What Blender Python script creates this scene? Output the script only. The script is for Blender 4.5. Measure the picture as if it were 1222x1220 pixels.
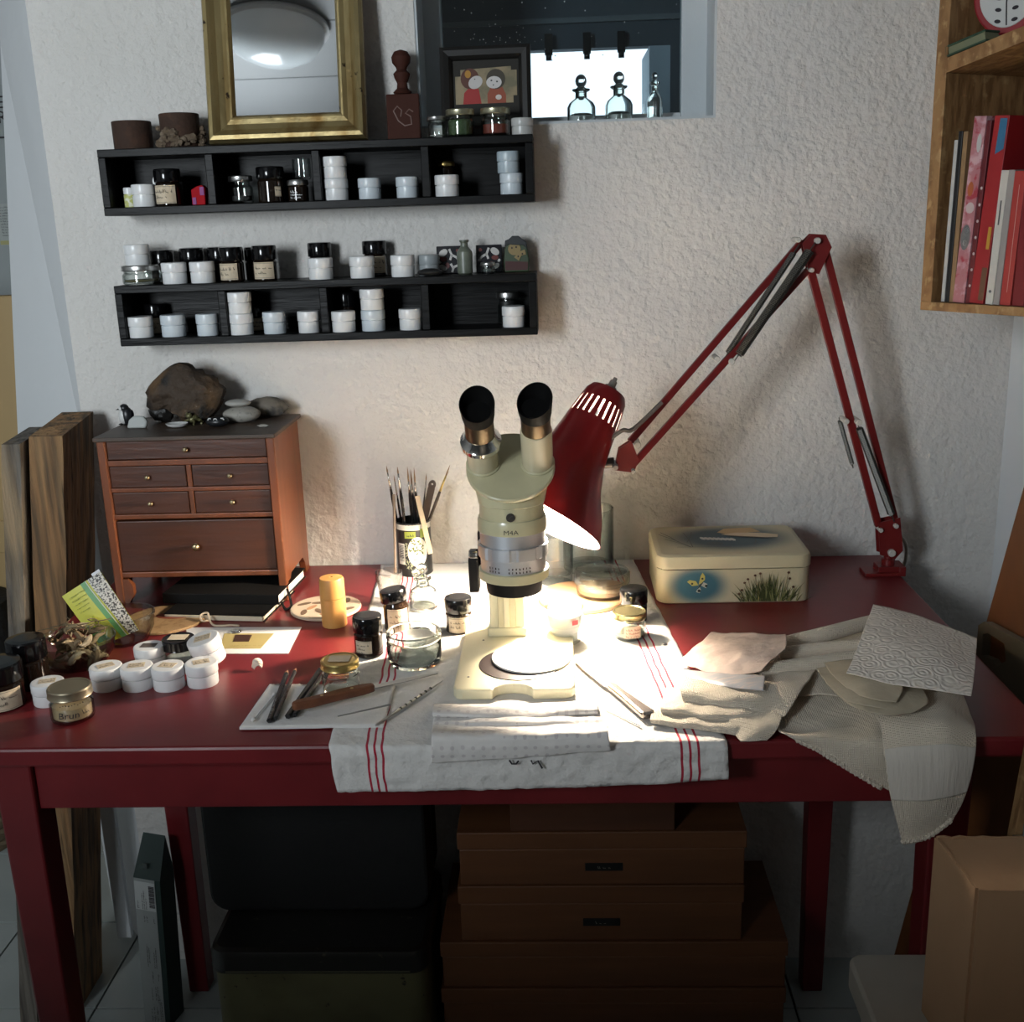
import bpy, bmesh, math, random
from math import sin, cos, pi, radians as R, atan2, sqrt
from mathutils import Vector as V, Matrix, noise
for o in list(bpy.data.objects): bpy.data.objects.remove(o)
S = bpy.context.scene; COL = S.collection
# ---------------------------------------------------------------- camera, world, daylight, exposure
TZ = .75; FZ = -.09
def basis(p, y, r):
    f = V((sin(y)*cos(p), cos(y)*cos(p), -sin(p))); rt = V((cos(y), -sin(y), 0)); dn = f.cross(rt)
    return cos(r)*rt + sin(r)*dn, -sin(r)*rt + cos(r)*dn, f
cd = bpy.data.cameras.new('camera'); cam = bpy.data.objects.new('camera', cd); COL.objects.link(cam)
rt, dn, fw = basis(R(15), R(-2.7), R(1.9))
cam.matrix_world = Matrix(((rt.x, -dn.x, -fw.x, 0), (rt.y, -dn.y, -fw.y, -1.89), (rt.z, -dn.z, -fw.z, 1.35), (0, 0, 0, 1)))
cd.sensor_width = 36; cd.lens = 1304/1222*36; cd.clip_start = .01; S.camera = cam
W_ = bpy.data.worlds.new('sky'); S.world = W_; W_.use_nodes = True
W_.node_tree.nodes['Background'].inputs[0].default_value = (.80, .92, 1, 1)
W_.node_tree.nodes['Background'].inputs[1].default_value = 2.2
def area(name, loc, rot, sx, sy, power, col):
    l = bpy.data.lights.new(name, 'AREA'); l.shape = 'RECTANGLE'; l.size = sx; l.size_y = sy; l.energy = power; l.color = col
    o = bpy.data.objects.new(name, l); COL.objects.link(o); o.location = loc; o.rotation_euler = rot; return o
area('window_front_offscreen', (-1.25, -2.66, 1.56), (R(90), 0, 0), .50, .80, 40, (.87, .945, 1))
S.view_settings.view_transform = 'Standard'; S.view_settings.look = 'None'; S.view_settings.gamma = 1
S.view_settings.use_curve_mapping = False; S.view_settings.exposure = 0.15
LAMP_E = 1050
S.cycles.transparent_max_bounces = 32; S.cycles.max_bounces = 12
# ---------------------------------------------------------------- materials
MC = {}
def M(name, col, rough=.5, metal=0, bump=None, var=None, emit=0, coat=0, spec=.5, sheen=0):
    if name in MC: return MC[name]
    m = bpy.data.materials.new(name); m.use_nodes = True; nt = m.node_tree; b = nt.nodes['Principled BSDF']
    b.inputs['Base Color'].default_value = (*col, 1); b.inputs['Roughness'].default_value = rough
    b.inputs['Metallic'].default_value = metal; b.inputs['Coat Weight'].default_value = coat
    b.inputs['Specular IOR Level'].default_value = spec; b.inputs['Sheen Weight'].default_value = sheen
    if emit: b.inputs['Emission Color'].default_value = (*col, 1); b.inputs['Emission Strength'].default_value = emit
    tc = None
    def coord(sc):
        nonlocal tc
        if tc is None: tc = nt.nodes.new('ShaderNodeTexCoord')
        mp = nt.nodes.new('ShaderNodeMapping'); mp.inputs['Scale'].default_value = sc if isinstance(sc, tuple) else (sc,)*3
        nt.links.new(tc.outputs['Object'], mp.inputs[0]); return mp.outputs[0]
    for v in ([] if not var else var if isinstance(var, list) else [var]):   # (scale, colour2, low, high)
        n = nt.nodes.new('ShaderNodeTexNoise'); n.inputs['Detail'].default_value = 6; n.inputs['Scale'].default_value = 1
        nt.links.new(coord(v[0]), n.inputs['Vector'])
        r = nt.nodes.new('ShaderNodeMapRange'); r.inputs[1].default_value = v[2]; r.inputs[2].default_value = v[3]
        nt.links.new(n.outputs['Fac'], r.inputs[0])
        mx = nt.nodes.new('ShaderNodeMix'); mx.data_type = 'RGBA'; nt.links.new(r.outputs[0], mx.inputs[0])
        src = b.inputs['Base Color']
        if src.is_linked: nt.links.new(src.links[0].from_socket, mx.inputs[6])
        else: mx.inputs[6].default_value = (*col, 1)
        mx.inputs[7].default_value = (*v[1], 1); nt.links.new(mx.outputs[2], src)
    for q in ([] if not bump else bump if isinstance(bump, list) else [bump]):   # (scale, distance, detail)
        n = nt.nodes.new('ShaderNodeTexNoise'); n.inputs['Detail'].default_value = q[2] if len(q) > 2 else 4; n.inputs['Scale'].default_value = 1
        nt.links.new(coord(q[0]), n.inputs['Vector'])
        bp = nt.nodes.new('ShaderNodeBump'); bp.inputs['Distance'].default_value = q[1]; bp.inputs['Strength'].default_value = 1
        nt.links.new(n.outputs['Fac'], bp.inputs['Height'])
        if b.inputs['Normal'].is_linked: nt.links.new(b.inputs['Normal'].links[0].from_socket, bp.inputs['Normal'])
        nt.links.new(bp.outputs[0], b.inputs['Normal'])
    MC[name] = m; return m
def glass(name, tint=(.96, .98, .97), ior=1.45, thin=True):
    if name in MC: return MC[name]
    m = bpy.data.materials.new(name); m.use_nodes = True; nt = m.node_tree; nt.nodes.remove(nt.nodes['Principled BSDF'])
    out = nt.nodes['Material Output']
    if thin:
        t = nt.nodes.new('ShaderNodeBsdfTransparent')
        g = nt.nodes.new('ShaderNodeBsdfGlossy'); g.inputs['Roughness'].default_value = .04
        lw = nt.nodes.new('ShaderNodeLayerWeight'); lw.inputs[0].default_value = .5       # Schlick reflectance, same on both sides of the thin wall
        pw = nt.nodes.new('ShaderNodeMath'); pw.operation = 'POWER'; pw.inputs[1].default_value = 4; nt.links.new(lw.outputs['Facing'], pw.inputs[0])
        p2 = nt.nodes.new('ShaderNodeMath'); p2.operation = 'POWER'; p2.inputs[1].default_value = 2.2; nt.links.new(lw.outputs['Facing'], p2.inputs[0])   # longer path through the wall near the rim
        tm_ = nt.nodes.new('ShaderNodeMix'); tm_.data_type = 'RGBA'; tm_.inputs[6].default_value = (*tint, 1); tm_.inputs[7].default_value = (tint[0]*.30, tint[1]*.34, tint[2]*.33, 1); nt.links.new(p2.outputs[0], tm_.inputs[0]); nt.links.new(tm_.outputs[2], t.inputs[0])
        f = nt.nodes.new('ShaderNodeMath'); f.operation = 'MULTIPLY_ADD'; f.inputs[1].default_value = .85; f.inputs[2].default_value = 1.7*((ior-1)/(ior+1))**2; nt.links.new(pw.outputs[0], f.inputs[0])
        mx = nt.nodes.new('ShaderNodeMixShader'); nt.links.new(f.outputs[0], mx.inputs[0])
        nt.links.new(t.outputs[0], mx.inputs[1]); nt.links.new(g.outputs[0], mx.inputs[2]); nt.links.new(mx.outputs[0], out.inputs[0])
    else:
        g = nt.nodes.new('ShaderNodeBsdfGlass'); g.inputs[0].default_value = (*tint, 1); g.inputs['IOR'].default_value = ior
        g.inputs['Roughness'].default_value = 0; nt.links.new(g.outputs[0], out.inputs[0])
    MC[name] = m; return m
PLASTER = M('rough_plaster', (.68, .66, .63), .92, bump=[(60, .0055, 4), (130, .0018, 2), (9, .003, 2)], var=(2.2, (.62, .60, .56), .45, .75), spec=.2)
SMOOTH = M('smooth_plaster', (.62, .64, .65), .9, bump=(10, .004, 3), spec=.2)
REDT = M('dark_red_paint', (.165, .014, .017), .36, bump=((14, 14, 14), .0006, 4), var=((9, 3, 9), (.125, .010, .013), .45, .7))
BLACKW = M('black_stained_wood', (.0018, .0019, .0020), .40, bump=((10, 90, 120), .0012, 6), var=((30, 60, 260), (.008, .009, .010), .58, .8), spec=.14)
WHITEP = M('white_plastic', (.74, .75, .75), .28, spec=.5)
WHITEP2 = M('bluish_white_plastic', (.60, .66, .70), .28)
BLACKP = M('black_plastic', (.003, .003, .0035), .14)
DARKG = M('dark_amber_glass', (.010, .006, .004), .08)
PAPERL = M('cream_paper_label', (.62, .52, .38), .8, var=(60, (.54, .44, .31), .45, .7))
INK = M('dark_ink', (.03, .025, .03), .8)
GOLD = M('gold_metal', (.62, .46, .17), .3, 1); SILV = M('silver_metal', (.62, .62, .60), .3, 1)
BRASS = M('brass', (.60, .50, .30), .3, 1)
CLEAR = glass('clear_glass'); THICK = glass('thick_glass', (.97, .99, .98), 1.46, False)
WATER = glass('water', (.97, .99, .99), 1.33)
# ---------------------------------------------------------------- mesh builder
class MB:
    def __init__(s): s.v = []; s.f = []; s.m = []; s.sm = []
    def add(s, vs, fs, mi=0, smooth=False, mat=None):
        b = len(s.v); s.v += [tuple(mat @ V(p)) if mat else tuple(p) for p in vs]
        for f in fs: s.f.append(tuple(b+i for i in f)); s.m.append(mi); s.sm.append(smooth)
        return s
    def box(s, x0, x1, y0, y1, z0, z1, mi=0, mat=None):
        vs = [(x, y, z) for z in (z0, z1) for y in (y0, y1) for x in (x0, x1)]
        return s.add(vs, [(0, 2, 3, 1), (4, 5, 7, 6), (0, 1, 5, 4), (2, 6, 7, 3), (0, 4, 6, 2), (1, 3, 7, 5)], mi, False, mat)
    def lathe(s, prof, seg=32, mi=0, mat=None, cap=(True, True), skip=None, smooth=True):
        vs = [(r*cos(2*pi*k/seg), r*sin(2*pi*k/seg), z) for r, z in prof for k in range(seg)]
        fs = []
        for i in range(len(prof)-1):
            for k in range(seg):
                if skip and skip(i, k): continue
                a, b = i*seg+k, i*seg+(k+1) % seg; fs.append((a, b, b+seg, a+seg))
        s.add(vs, fs, mi, smooth, mat); b = len(s.v)-len(vs); n = len(prof)
        if cap[0]: s.f.append(tuple(b+k for k in reversed(range(seg)))); s.m.append(mi); s.sm.append(False)
        if cap[1]: s.f.append(tuple(b+(n-1)*seg+k for k in range(seg))); s.m.append(mi); s.sm.append(False)
        return s
    def tube(s, pts, r, seg=8, mi=0, cap=True):
        pts = [V(p) for p in pts]; n = len(pts); rs = r if isinstance(r, (list, tuple)) else [r]*n; vs = []; fs = []; up = None
        for i, p in enumerate(pts):
            t = (pts[min(i+1, n-1)]-pts[max(i-1, 0)]).normalized()
            if up is None: up = t.orthogonal().normalized()
            up = (up-t*up.dot(t)).normalized(); w = t.cross(up)
            vs += [p+(up*cos(2*pi*k/seg)+w*sin(2*pi*k/seg))*rs[i] for k in range(seg)]
        for i in range(n-1):
            for k in range(seg): a, b = i*seg+k, i*seg+(k+1) % seg; fs.append((a, b, b+seg, a+seg))
        if cap: fs += [tuple(reversed(range(seg))), tuple((n-1)*seg+k for k in range(seg))]
        return s.add(vs, fs, mi, True)
    def bar(s, a, b, w, h, up=(0, -1, 0), mi=0):       # rectangular bar from a to b
        a, b = V(a), V(b); t = (b-a).normalized(); u = V(up); u = (u-t*u.dot(t)).normalized(); q = t.cross(u)
        vs = [p+u*(i*h/2)+q*(j*w/2) for p in (a, b) for i, j in ((-1, -1), (-1, 1), (1, 1), (1, -1))]
        return s.add(vs, [(0, 1, 2, 3), (7, 6, 5, 4), (0, 4, 5, 1), (1, 5, 6, 2), (2, 6, 7, 3), (3, 7, 4, 0)], mi)
    def prism(s, poly, d0, d1, fn=None, mi=0, mat=None, smooth=False):   # 2D outline extruded; fn maps (u, v, d) to a point
        fn = fn or (lambda u, v, d: (u, d, v)); n = len(poly)
        vs = [fn(u, v, d0) for u, v in poly]+[fn(u, v, d1) for u, v in poly]
        fs = [tuple(range(n)), tuple(reversed(range(n, 2*n)))]+[(i, i+n, (i+1) % n+n, (i+1) % n) for i in range(n)]
        return s.add(vs, fs, mi, smooth, mat)
    def ball(s, c, rx, ry=None, rz=None, seg=16, rings=10, mi=0, fn=None, mat=None):
        ry = ry or rx; rz = rz or rx; vs = []; fs = []
        for i in range(1, rings):
            th = pi*i/rings
            for k in range(seg):
                ph = 2*pi*k/seg; d = V((sin(th)*cos(ph), sin(th)*sin(ph), cos(th))); e = fn(d) if fn else 1
                vs.append((c[0]+rx*d.x*e, c[1]+ry*d.y*e, c[2]+rz*d.z*e))
        for d in (V((0, 0, 1)), V((0, 0, -1))):
            e = fn(d) if fn else 1; vs.append((c[0], c[1], c[2]+rz*d.z*e))
        for i in range(rings-2):
            for k in range(seg): a, b = i*seg+k, i*seg+(k+1) % seg; fs.append((a, a+seg, b+seg, b))
        T, B = len(vs)-2, len(vs)-1
        for k in range(seg): fs.append((T, k, (k+1) % seg)); fs.append((B, (rings-2)*seg+(k+1) % seg, (rings-2)*seg+k))
        return s.add(vs, fs, mi, True, mat)
    def ribbon(s, pts, w, fn, mi=0):                    # 2D polyline as a flat ribbon mapped by fn(u, v)
        vs = []; n = len(pts)
        for i, p in enumerate(pts):
            a, b = pts[max(i-1, 0)], pts[min(i+1, n-1)]; dx, dy = b[0]-a[0], b[1]-a[1]; l = sqrt(dx*dx+dy*dy) or 1
            vs += [fn(p[0]-dy/l*w/2, p[1]+dx/l*w/2), fn(p[0]+dy/l*w/2, p[1]-dx/l*w/2)]
        return s.add(vs, [(2*i, 2*i+1, 2*i+3, 2*i+2) for i in range(n-1)], mi)
    def grid(s, fn, nu, nv, mi=0, smooth=True):
        vs = [fn(i/nu, j/nv) for j in range(nv+1) for i in range(nu+1)]
        return s.add(vs, [(j*(nu+1)+i, j*(nu+1)+i+1, (j+1)*(nu+1)+i+1, (j+1)*(nu+1)+i) for j in range(nv) for i in range(nu)], mi, smooth)
    def mesh(s, name, mats):
        me = bpy.data.meshes.new(name); me.from_pydata(s.v, [], s.f)
        for m in (mats if isinstance(mats, list) else [mats]): me.materials.append(m)
        me.polygons.foreach_set('material_index', s.m); me.polygons.foreach_set('use_smooth', s.sm); me.update()
        bm = bmesh.new(); bm.from_mesh(me)                # creases stay crisp
        for e_ in bm.edges:
            if len(e_.link_faces) == 2 and e_.calc_face_angle(0) > R(32): e_.smooth = False
        bm.to_mesh(me); bm.free(); return me
    def build(s, name, mats, parent=None, world=True, bevel=0, solid=0, kind=None, fix=True):
        if world and parent is not None:
            o = parent; off = V((0, 0, 0))
            while o: off += o.location; o = o.parent
            s.v = [(p[0]-off.x, p[1]-off.y, p[2]-off.z) for p in s.v]
        me = s.mesh(name, mats)
        if fix:
            bm = bmesh.new(); bm.from_mesh(me); bmesh.ops.recalc_face_normals(bm, faces=bm.faces); bm.to_mesh(me); bm.free()
        return link(name, me, parent, bevel, solid, kind)
def link(name, me, parent=None, bevel=0, solid=0, kind=None):
    o = bpy.data.objects.new(name, me); COL.objects.link(o); o.parent = parent
    if solid: m = o.modifiers.new('thickness', 'SOLIDIFY'); m.thickness = solid; m.offset = 0
    if bevel: m = o.modifiers.new('bevel', 'BEVEL'); m.width = bevel; m.segments = 2; m.limit_method = 'ANGLE'; m.angle_limit = R(40)
    if kind: o['kind'] = kind
    return o
def tag(o, label, cat, group=None):
    o['label'] = label; o['category'] = cat
    if group: o['group'] = group
    return o
def thing(name, label, cat, loc=(0, 0, 0), rz=0, group=None):
    o = bpy.data.objects.new(name, None); COL.objects.link(o); o.location = loc; o.rotation_euler = (0, 0, rz); o.empty_display_size = .02
    return tag(o, label, cat, group)
def boxpart(name, m, parent, x0, x1, y0, y1, z0, z1, bevel=0, world=True):
    return MB().box(x0, x1, y0, y1, z0, z1).build(name, m, parent, world, bevel)
def rot_to(a, b):                                       # matrix with origin a and +z towards b
    a, b = V(a), V(b); q = V((0, 0, 1)).rotation_difference((b-a).normalized())
    return Matrix.Translation(a) @ q.to_matrix().to_4x4()
def rrect(x0, x1, y0, y1, r, n=5):
    out = []
    for cx, cy, a in ((x1-r, y1-r, 0), (x0+r, y1-r, 90), (x0+r, y0+r, 180), (x1-r, y0+r, 270)):
        out += [(cx+r*cos(R(a+90*k/n)), cy+r*sin(R(a+90*k/n))) for k in range(n+1)]
    return out
def ellipse(cx, cy, a, b, n=20, rot=0): return [(cx+a*cos(t)*cos(rot)-b*sin(t)*sin(rot), cy+a*cos(t)*sin(rot)+b*sin(t)*cos(rot)) for t in [2*pi*k/n for k in range(n)]]
def text2d(body, size):
    c = bpy.data.curves.new('t', 'FONT'); c.body = body; c.size = size; c.align_x = 'CENTER'; c.resolution_u = 2
    o = bpy.data.objects.new('t', c); COL.objects.link(o); me = bpy.data.meshes.new_from_object(o)
    vs = [(v.co.x, v.co.y) for v in me.vertices]; fs = [tuple(p.vertices) for p in me.polygons]
    bpy.data.objects.remove(o); bpy.data.meshes.remove(me); bpy.data.curves.remove(c); return vs, fs
def text_on(mb, body, size, fn, mi=0):
    vs, fs = text2d(body, size); return mb.add([fn(u, v) for u, v in vs], fs, mi)
def cyl_map(r, z0, ang=0): return lambda u, v: (r*sin(u/r+ang), -r*cos(u/r+ang), z0+v)
def scrawl(mb, rng, x0, x1, y, hgt, fn, w=.0006, gaps=.15):   # a line of unreadable handwriting
    x = x0; run = []
    while x < x1:
        if rng.random() < gaps and len(run) > 3: mb.ribbon(run, w, fn); run = []; x += hgt*.8; continue
        up = rng.random(); run.append((x, y+(up if up > .75 else up*.5)*hgt)); x += hgt*rng.uniform(.16, .42)
        run.append((x, y-(.1*hgt if rng.random() < .9 else .4*hgt)))
    if len(run) > 1: mb.ribbon(run, w, fn)
def cr(p, t):                                           # Catmull-Rom through a list of points, t in 0..1
    n = len(p)-1; x = min(max(t*n, 0), n-1e-6); i = int(x); f = x-i
    a, b, c, d = (V(p[max(i-1, 0)]), V(p[i]), V(p[i+1]), V(p[min(i+2, n)]))
    return .5*((2*b)+(c-a)*f+(2*a-5*b+4*c-d)*f*f+(3*b-a-3*c+d)*f**3)
def patch(rows, nu, nv, wr=0, freq=30, seed=0):         # smooth cloth through rows of control points
    def fn(u, v):
        p = cr([cr(r, u) for r in rows], v)
        if wr: p = p+V((0, 0, 1))*wr*noise.noise(p*freq+V((seed, 0, 0)))+V((0, -1, 0))*wr*.7*noise.noise(p*freq*.8+V((0, seed, 5)))
        if p.y > -.714 and p.z < TZ+.0034 and p.x < .565: p.z = TZ+.0034      # rests on the table top
        return p
    return MB().grid(fn, nu, nv)
def star_noise(seed, f=1.6, a=.25): return lambda d: 1+a*noise.noise(d*f+V((seed*7.1, seed*3.3, seed)))+a*.3*noise.noise(d*f*4+V((seed, 0, seed*2)))
# ---------------------------------------------------------------- the room
def structure(o, label=None): o['kind'] = 'structure'; return o
XR = .766; XL = -.85
# back wall with the niche opening, relief only in the material
nx0, nx1, nz0, nz1 = -.22, .263, 1.497, 1.94
w = MB()
for x0, x1, z0, z1 in ((XL, nx0, FZ, 2.4), (nx1, XR, FZ, 2.4), (nx0, nx1, FZ, nz0), (nx0, nx1, nz1, 2.4)): w.box(x0, x1, 0, .16, z0, z1)
wall_back = structure(w.build('wall_back', PLASTER))
# splayed end of the wall towards the passage
w = MB(); lv = [(FZ, -1.02), (.40, -1.03), (.948, -1.075), (1.687, -.996), (2.4, -.93)]
for (za, xa_), (zb, xb_) in zip(lv, lv[1:]):
    w.add([(XL, 0, za), (XL, 0, zb), (xa_, .2, za), (xb_, .2, zb), (XL, .2, za), (XL, .2, zb)], [(0, 2, 3, 1), (2, 4, 5, 3), (0, 1, 5, 4)])
structure(w.build('wall_passage_end', SMOOTH))
wd = V((.54, -.84, 0)).normalized(); wn = V((.84, .54, 0)).normalized()   # the right wall runs off at an angle
a0 = V((XR, 0, 0)); a1 = a0+wd*1.0; w = MB(); pl_ = [a0-wd*.25, a1, V((a1.x, -2.7, 0)), V((a1.x+.1, -2.7, 0)), a1+wn*.1+V((.05, 0, 0)), a0-wd*.25+wn*.1]
w.prism([(p.x, p.y) for p in pl_], FZ, 2.4, lambda u, v, d: (u, v, d)); structure(w.build('wall_right', SMOOTH)); XE = a1.x+.1
structure(MB().box(-2.7, -2.6, -2.7, 1.6, FZ, 2.4).build('wall_left', M('grey_plaster_wall', (.34, .34, .34), .9)))
structure(MB().box(-2.7, XL+.1, 1.5, 1.6, FZ, 2.4).build('wall_passage', M('grey_wall_paint', (.42, .46, .46), .8, bump=(12, .003))))
structure(MB().box(XL, XL+.1, .2, 1.5, FZ, 2.4).build('wall_passage_side', SMOOTH))
w = MB(); fy0, fy1 = -2.70, -2.60                        # wall behind the photographer with the daylight window
for x0, x1, z0, z1 in ((-2.7, -1.54, FZ, 2.4), (-.96, XE, FZ, 2.4), (-1.54, -.96, FZ, 1.12), (-1.54, -.96, 2.00, 2.4)): w.box(x0, x1, fy0, fy1, z0, z1)
DIM = M('grey_plaster_wall', (.34, .34, .34), .9)
structure(w.build('wall_front', M('pale_plaster_wall', (.52, .52, .52), .9)))
wf = MB()
for b in ((-1.54, -1.50, 1.12, 2.0), (-1.0, -.96, 1.12, 2.0), (-1.50, -1.0, 1.12, 1.16), (-1.50, -1.0, 1.96, 2.0)): wf.box(b[0], b[1], -2.64, -2.59, b[2], b[3])
window_2 = structure(wf.build('window_2', M('white_window_paint', (.75, .75, .73), .4)))
structure(MB().box(-1.2, 1.15, -1.78, -1.66, FZ, 1.13).build('wall_added_shade', M('grey_plaster_wall', (.34, .34, .34), .9)))   # added low wall out of view, blocks window light from under the table
# ceiling of pale boards
ceil = structure(MB().box(-2.7, XE, -2.7, 1.6, 2.42, 2.5).build('ceiling', SMOOTH))
pm = M('pale_ceiling_board', (.15, .153, .155), .6); me = MB().box(-2.7, XE, -.197, .197, 2.4, 2.42).mesh('plank', pm)
for k in range(11):
    o = link('plank', me, ceil); o.location.y = 1.4-k*.4
# floor with square tiles
floor = structure(MB().box(-2.7, XE, -2.7, 1.6, FZ-.06, FZ-.006).build('floor', M('grey_grout', (.045, .05, .05), .9)))
TS = .266; tm = M('pale_grey_floor_tile', (.40, .44, .43), .35, var=(5, (.35, .39, .38), .4, .7))
me = MB().box(-TS/2+.0022, TS/2-.0022, -TS/2+.0022, TS/2-.0022, -.008, 0).mesh('tile', tm)
tx0, ty0 = -1.18, .122
for i in range(-6, 8):
    for j in range(-10, 6):
        x, y = tx0+(i+.5)*TS, ty0+(j+.5)*TS
        if -2.6 < x < XR+.35 and -2.6 < y < 1.5 and not (x > XL-.1 and y > .25):
            o = link('tile', me, floor); o.location = (x, y, FZ)
structure(boxpart('trim_1', M('white_trim', (.72, .76, .78), .5), None, -.915, -.886, -.014, -.001, -.03, .70, .002))
# niche window with its dusty pane, the dark shaft behind and the bright opening outdoors
nm = M('niche_paint', (.52, .56, .58), .85, bump=(20, .003))
w = MB()
w.box(nx0, nx0+.004, .002, .12, nz0+.004, nz1-.004); w.box(nx1-.004, nx1, .002, .12, nz0+.004, nz1-.004)
w.box(nx0, nx1, .002, .12, nz0, nz0+.004); w.box(nx0, nx1, .002, .12, nz1-.004, nz1)
win = structure(w.build('window_1', nm))
fr = MB()
for b in ((nx0, -.186, nz0, nz1), (.217, nx1, nz0, nz1), (-.186, .217, nz0+.004, nz0+.018), (-.186, .217, nz1-.02, nz1)): fr.box(b[0], b[1], .092, .12, b[2], b[3])
fr.build('window_frame', nm, win, bevel=.002)
boxpart('pane', glass('dusty_pane', (.80, .86, .88), 1.6), win, -.186, .217, .100, .104, nz0+.018, nz1-.02)
dm = M('dust_fleck', (.6, .65, .66), .9); d = MB(); rng = random.Random(4)
for k in range(60):
    x, z = rng.uniform(-.18, .21), rng.uniform(1.60, 1.75); r = rng.choice((.0005, .0007, .0011)); d.prism(ellipse(x, z, r, r, 6), .0985, .0995)
for k in range(40):
    x = -.105+rng.gauss(0, .025); z = 1.63+rng.gauss(0, .012); d.prism(ellipse(x, z, .0008, .0008, 6), .0985, .0995)
d.build('dust_flecks', dm, win, kind='stuff')
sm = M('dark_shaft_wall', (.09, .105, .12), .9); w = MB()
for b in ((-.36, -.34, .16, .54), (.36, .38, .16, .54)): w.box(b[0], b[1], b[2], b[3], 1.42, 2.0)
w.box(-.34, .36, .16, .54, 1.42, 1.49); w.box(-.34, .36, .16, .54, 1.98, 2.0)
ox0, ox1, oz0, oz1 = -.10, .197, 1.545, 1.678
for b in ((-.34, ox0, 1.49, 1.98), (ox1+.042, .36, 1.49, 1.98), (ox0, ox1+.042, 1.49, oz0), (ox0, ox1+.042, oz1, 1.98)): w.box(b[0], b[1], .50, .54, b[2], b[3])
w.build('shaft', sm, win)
MB().add([(ox1, .50, oz0), (ox1+.042, .5, oz0), (ox1+.042, .5, oz1), (ox1, .5, oz1), (ox1, .70, oz0), (ox1, .70, oz1), (ox1+.042, .7, oz0), (ox1+.042, .7, oz1)], [(0, 4, 5, 3), (4, 6, 7, 5), (1, 2, 7, 6), (0, 3, 2, 1)]).build('shaft_reveal', M('pale_reveal', (.5, .58, .64), .9), win)
boxpart('crossbar', M('grey_bar', (.16, .18, .19), .6), win, -.24, .26, .485, .497, 1.725, 1.735)
for u, v in ((655, 58), (700, 57), (741, 55)):
    x = {655: -.007, 700: .07, 741: .139}[u]; MB().box(x-.008, x+.008, .478, .484, 1.665, 1.705).tube([(x, .481, 1.67), (x, .481, 1.655)], .006, 8).build('hook', BLACKP, win)
# passage beyond the wall: tan door, notice sheet, sign, basket
dr = structure(MB().box(-1.80, -1.10, .62, .66, FZ+.002, 1.215).build('door_1', M('tan_wood', (.42, .29, .13), .55, var=((4, 4, 1), (.36, .24, .10), .4, .7)), bevel=.004))
boxpart('door_rail', MC['tan_wood'], dr, -1.80, -1.10, .612, .62, .60, .68, .002)

pt = (-1.2875, 0.6200, 1.1736)
dr.location = (0, 0, 0)
# (door above keeps its place)
# notice and sign on the passage wall
c0 = (-1.6665, 1.4900, 1.4419); c1 = (-1.6122, 1.4900, 1.3192)
o = boxpart('notice_sheet', M('notice_paper', (.50, .54, .52), .8), None, c0[0]-.03, c1[0]+.02, 1.488, 1.494, c1[2], c0[2]); tag(o, 'pale notice sheet taped to the grey passage wall', 'notice')
rng = random.Random(2); t = MB()
for k in range(11): scrawl(t, rng, c0[0]-.02, c0[0]+.05, c0[2]-.012-k*.0082, .004, lambda u, v: (u, 1.4865, v), .0012, .2)
t.build('print', M('faded_print', (.16, .18, .18), .8), o)
boxpart('tape', M('yellow_tape', (.5, .48, .22), .6), o, c0[0]-.03, c1[0]+.02, 1.486, 1.488, c1[2]+.002, c1[2]+.014)
s0 = (-1.6435, 1.4900, 1.6883)
o = boxpart('wall_sign', M('sign_paper', (.36, .40, .40), .8), None, s0[0]-.25, s0[0]+.035, 1.488, 1.494, s0[2]-.06, s0[2]+.09); tag(o, 'grey lettered sign on the passage wall above the notice', 'sign')
t = MB()
for i, s in enumerate(('E', 'R', 'LE')): text_on(t, s, .05, lambda u, v, i=i: (s0[0]+.008+u, 1.4865, s0[2]+.025-i*.042+v))
t.build('lettering', INK, o)
# ---------------------------------------------------------------- table
tb = thing('work_table', 'dark red painted wooden work table with worn front edge', 'table', (-.115, -.36, FZ))
boxpart('table_top', REDT, tb, -.797, .567, -.715, -.005, .725, TZ, .004)
boxpart('front_apron', REDT, tb, -.672, .442, -.668, -.648, .642, .7245, .002)
boxpart('back_apron', REDT, tb, -.700, .442, -.088, -.068, .642, .7245, .002)
for x in (-.712, .470): boxpart('side_apron', REDT, tb, x, x+.02, -.624, -.105, .642, .7245, .002)
for x, y in ((-.722, -.676), (.442, -.676), (-.752, -.105), (.432, -.105)):
    w = MB(); w.add([(x+dx, y+dy, z) for z, k in ((FZ, .006), (.7245, 0)) for dx, dy in ((k, k), (.05-k, k), (.05-k, .05-k), (k, .05-k))], [(3, 2, 1, 0), (4, 5, 6, 7)]+[(i, (i+1) % 4, (i+1) % 4+4, i+4) for i in range(4)])
    w.build('leg', REDT, tb, bevel=.003)
# ---------------------------------------------------------------- black wall shelves
def wall_shelf(name, label, z0, z1, div):
    x0, x1, d = -.723, -.033, .10
    s = thing(name, label, 'shelf', ((x0+x1)/2, -.05, z0)); t = .0125
    boxpart('top_board', BLACKW, s, x0, x1, -d, -.003, z1-t, z1, .0012)
    boxpart('bottom_board', BLACKW, s, x0, x1, -d, -.003, z0, z0+t, .0012)
    for x in (x0, x1-t): boxpart('end_board', BLACKW, s, x, x+t, -d, -.003, z0+t, z1-t, .0012)
    boxpart('back_board', BLACKW, s, x0+t, x1-t, -.009, -.003, z0+t, z1-t)
    for x in div: boxpart('divider', BLACKW, s, x-.0065, x+.0065, -d+.002, -.009, z0+t, z1-t, .0012)
    return s
wall_shelf('wall_shelf', 'upper black wooden wall shelf with four compartments, below the gold mirror', 1.374, 1.4755, (-.546, -.376, -.203))
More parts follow.
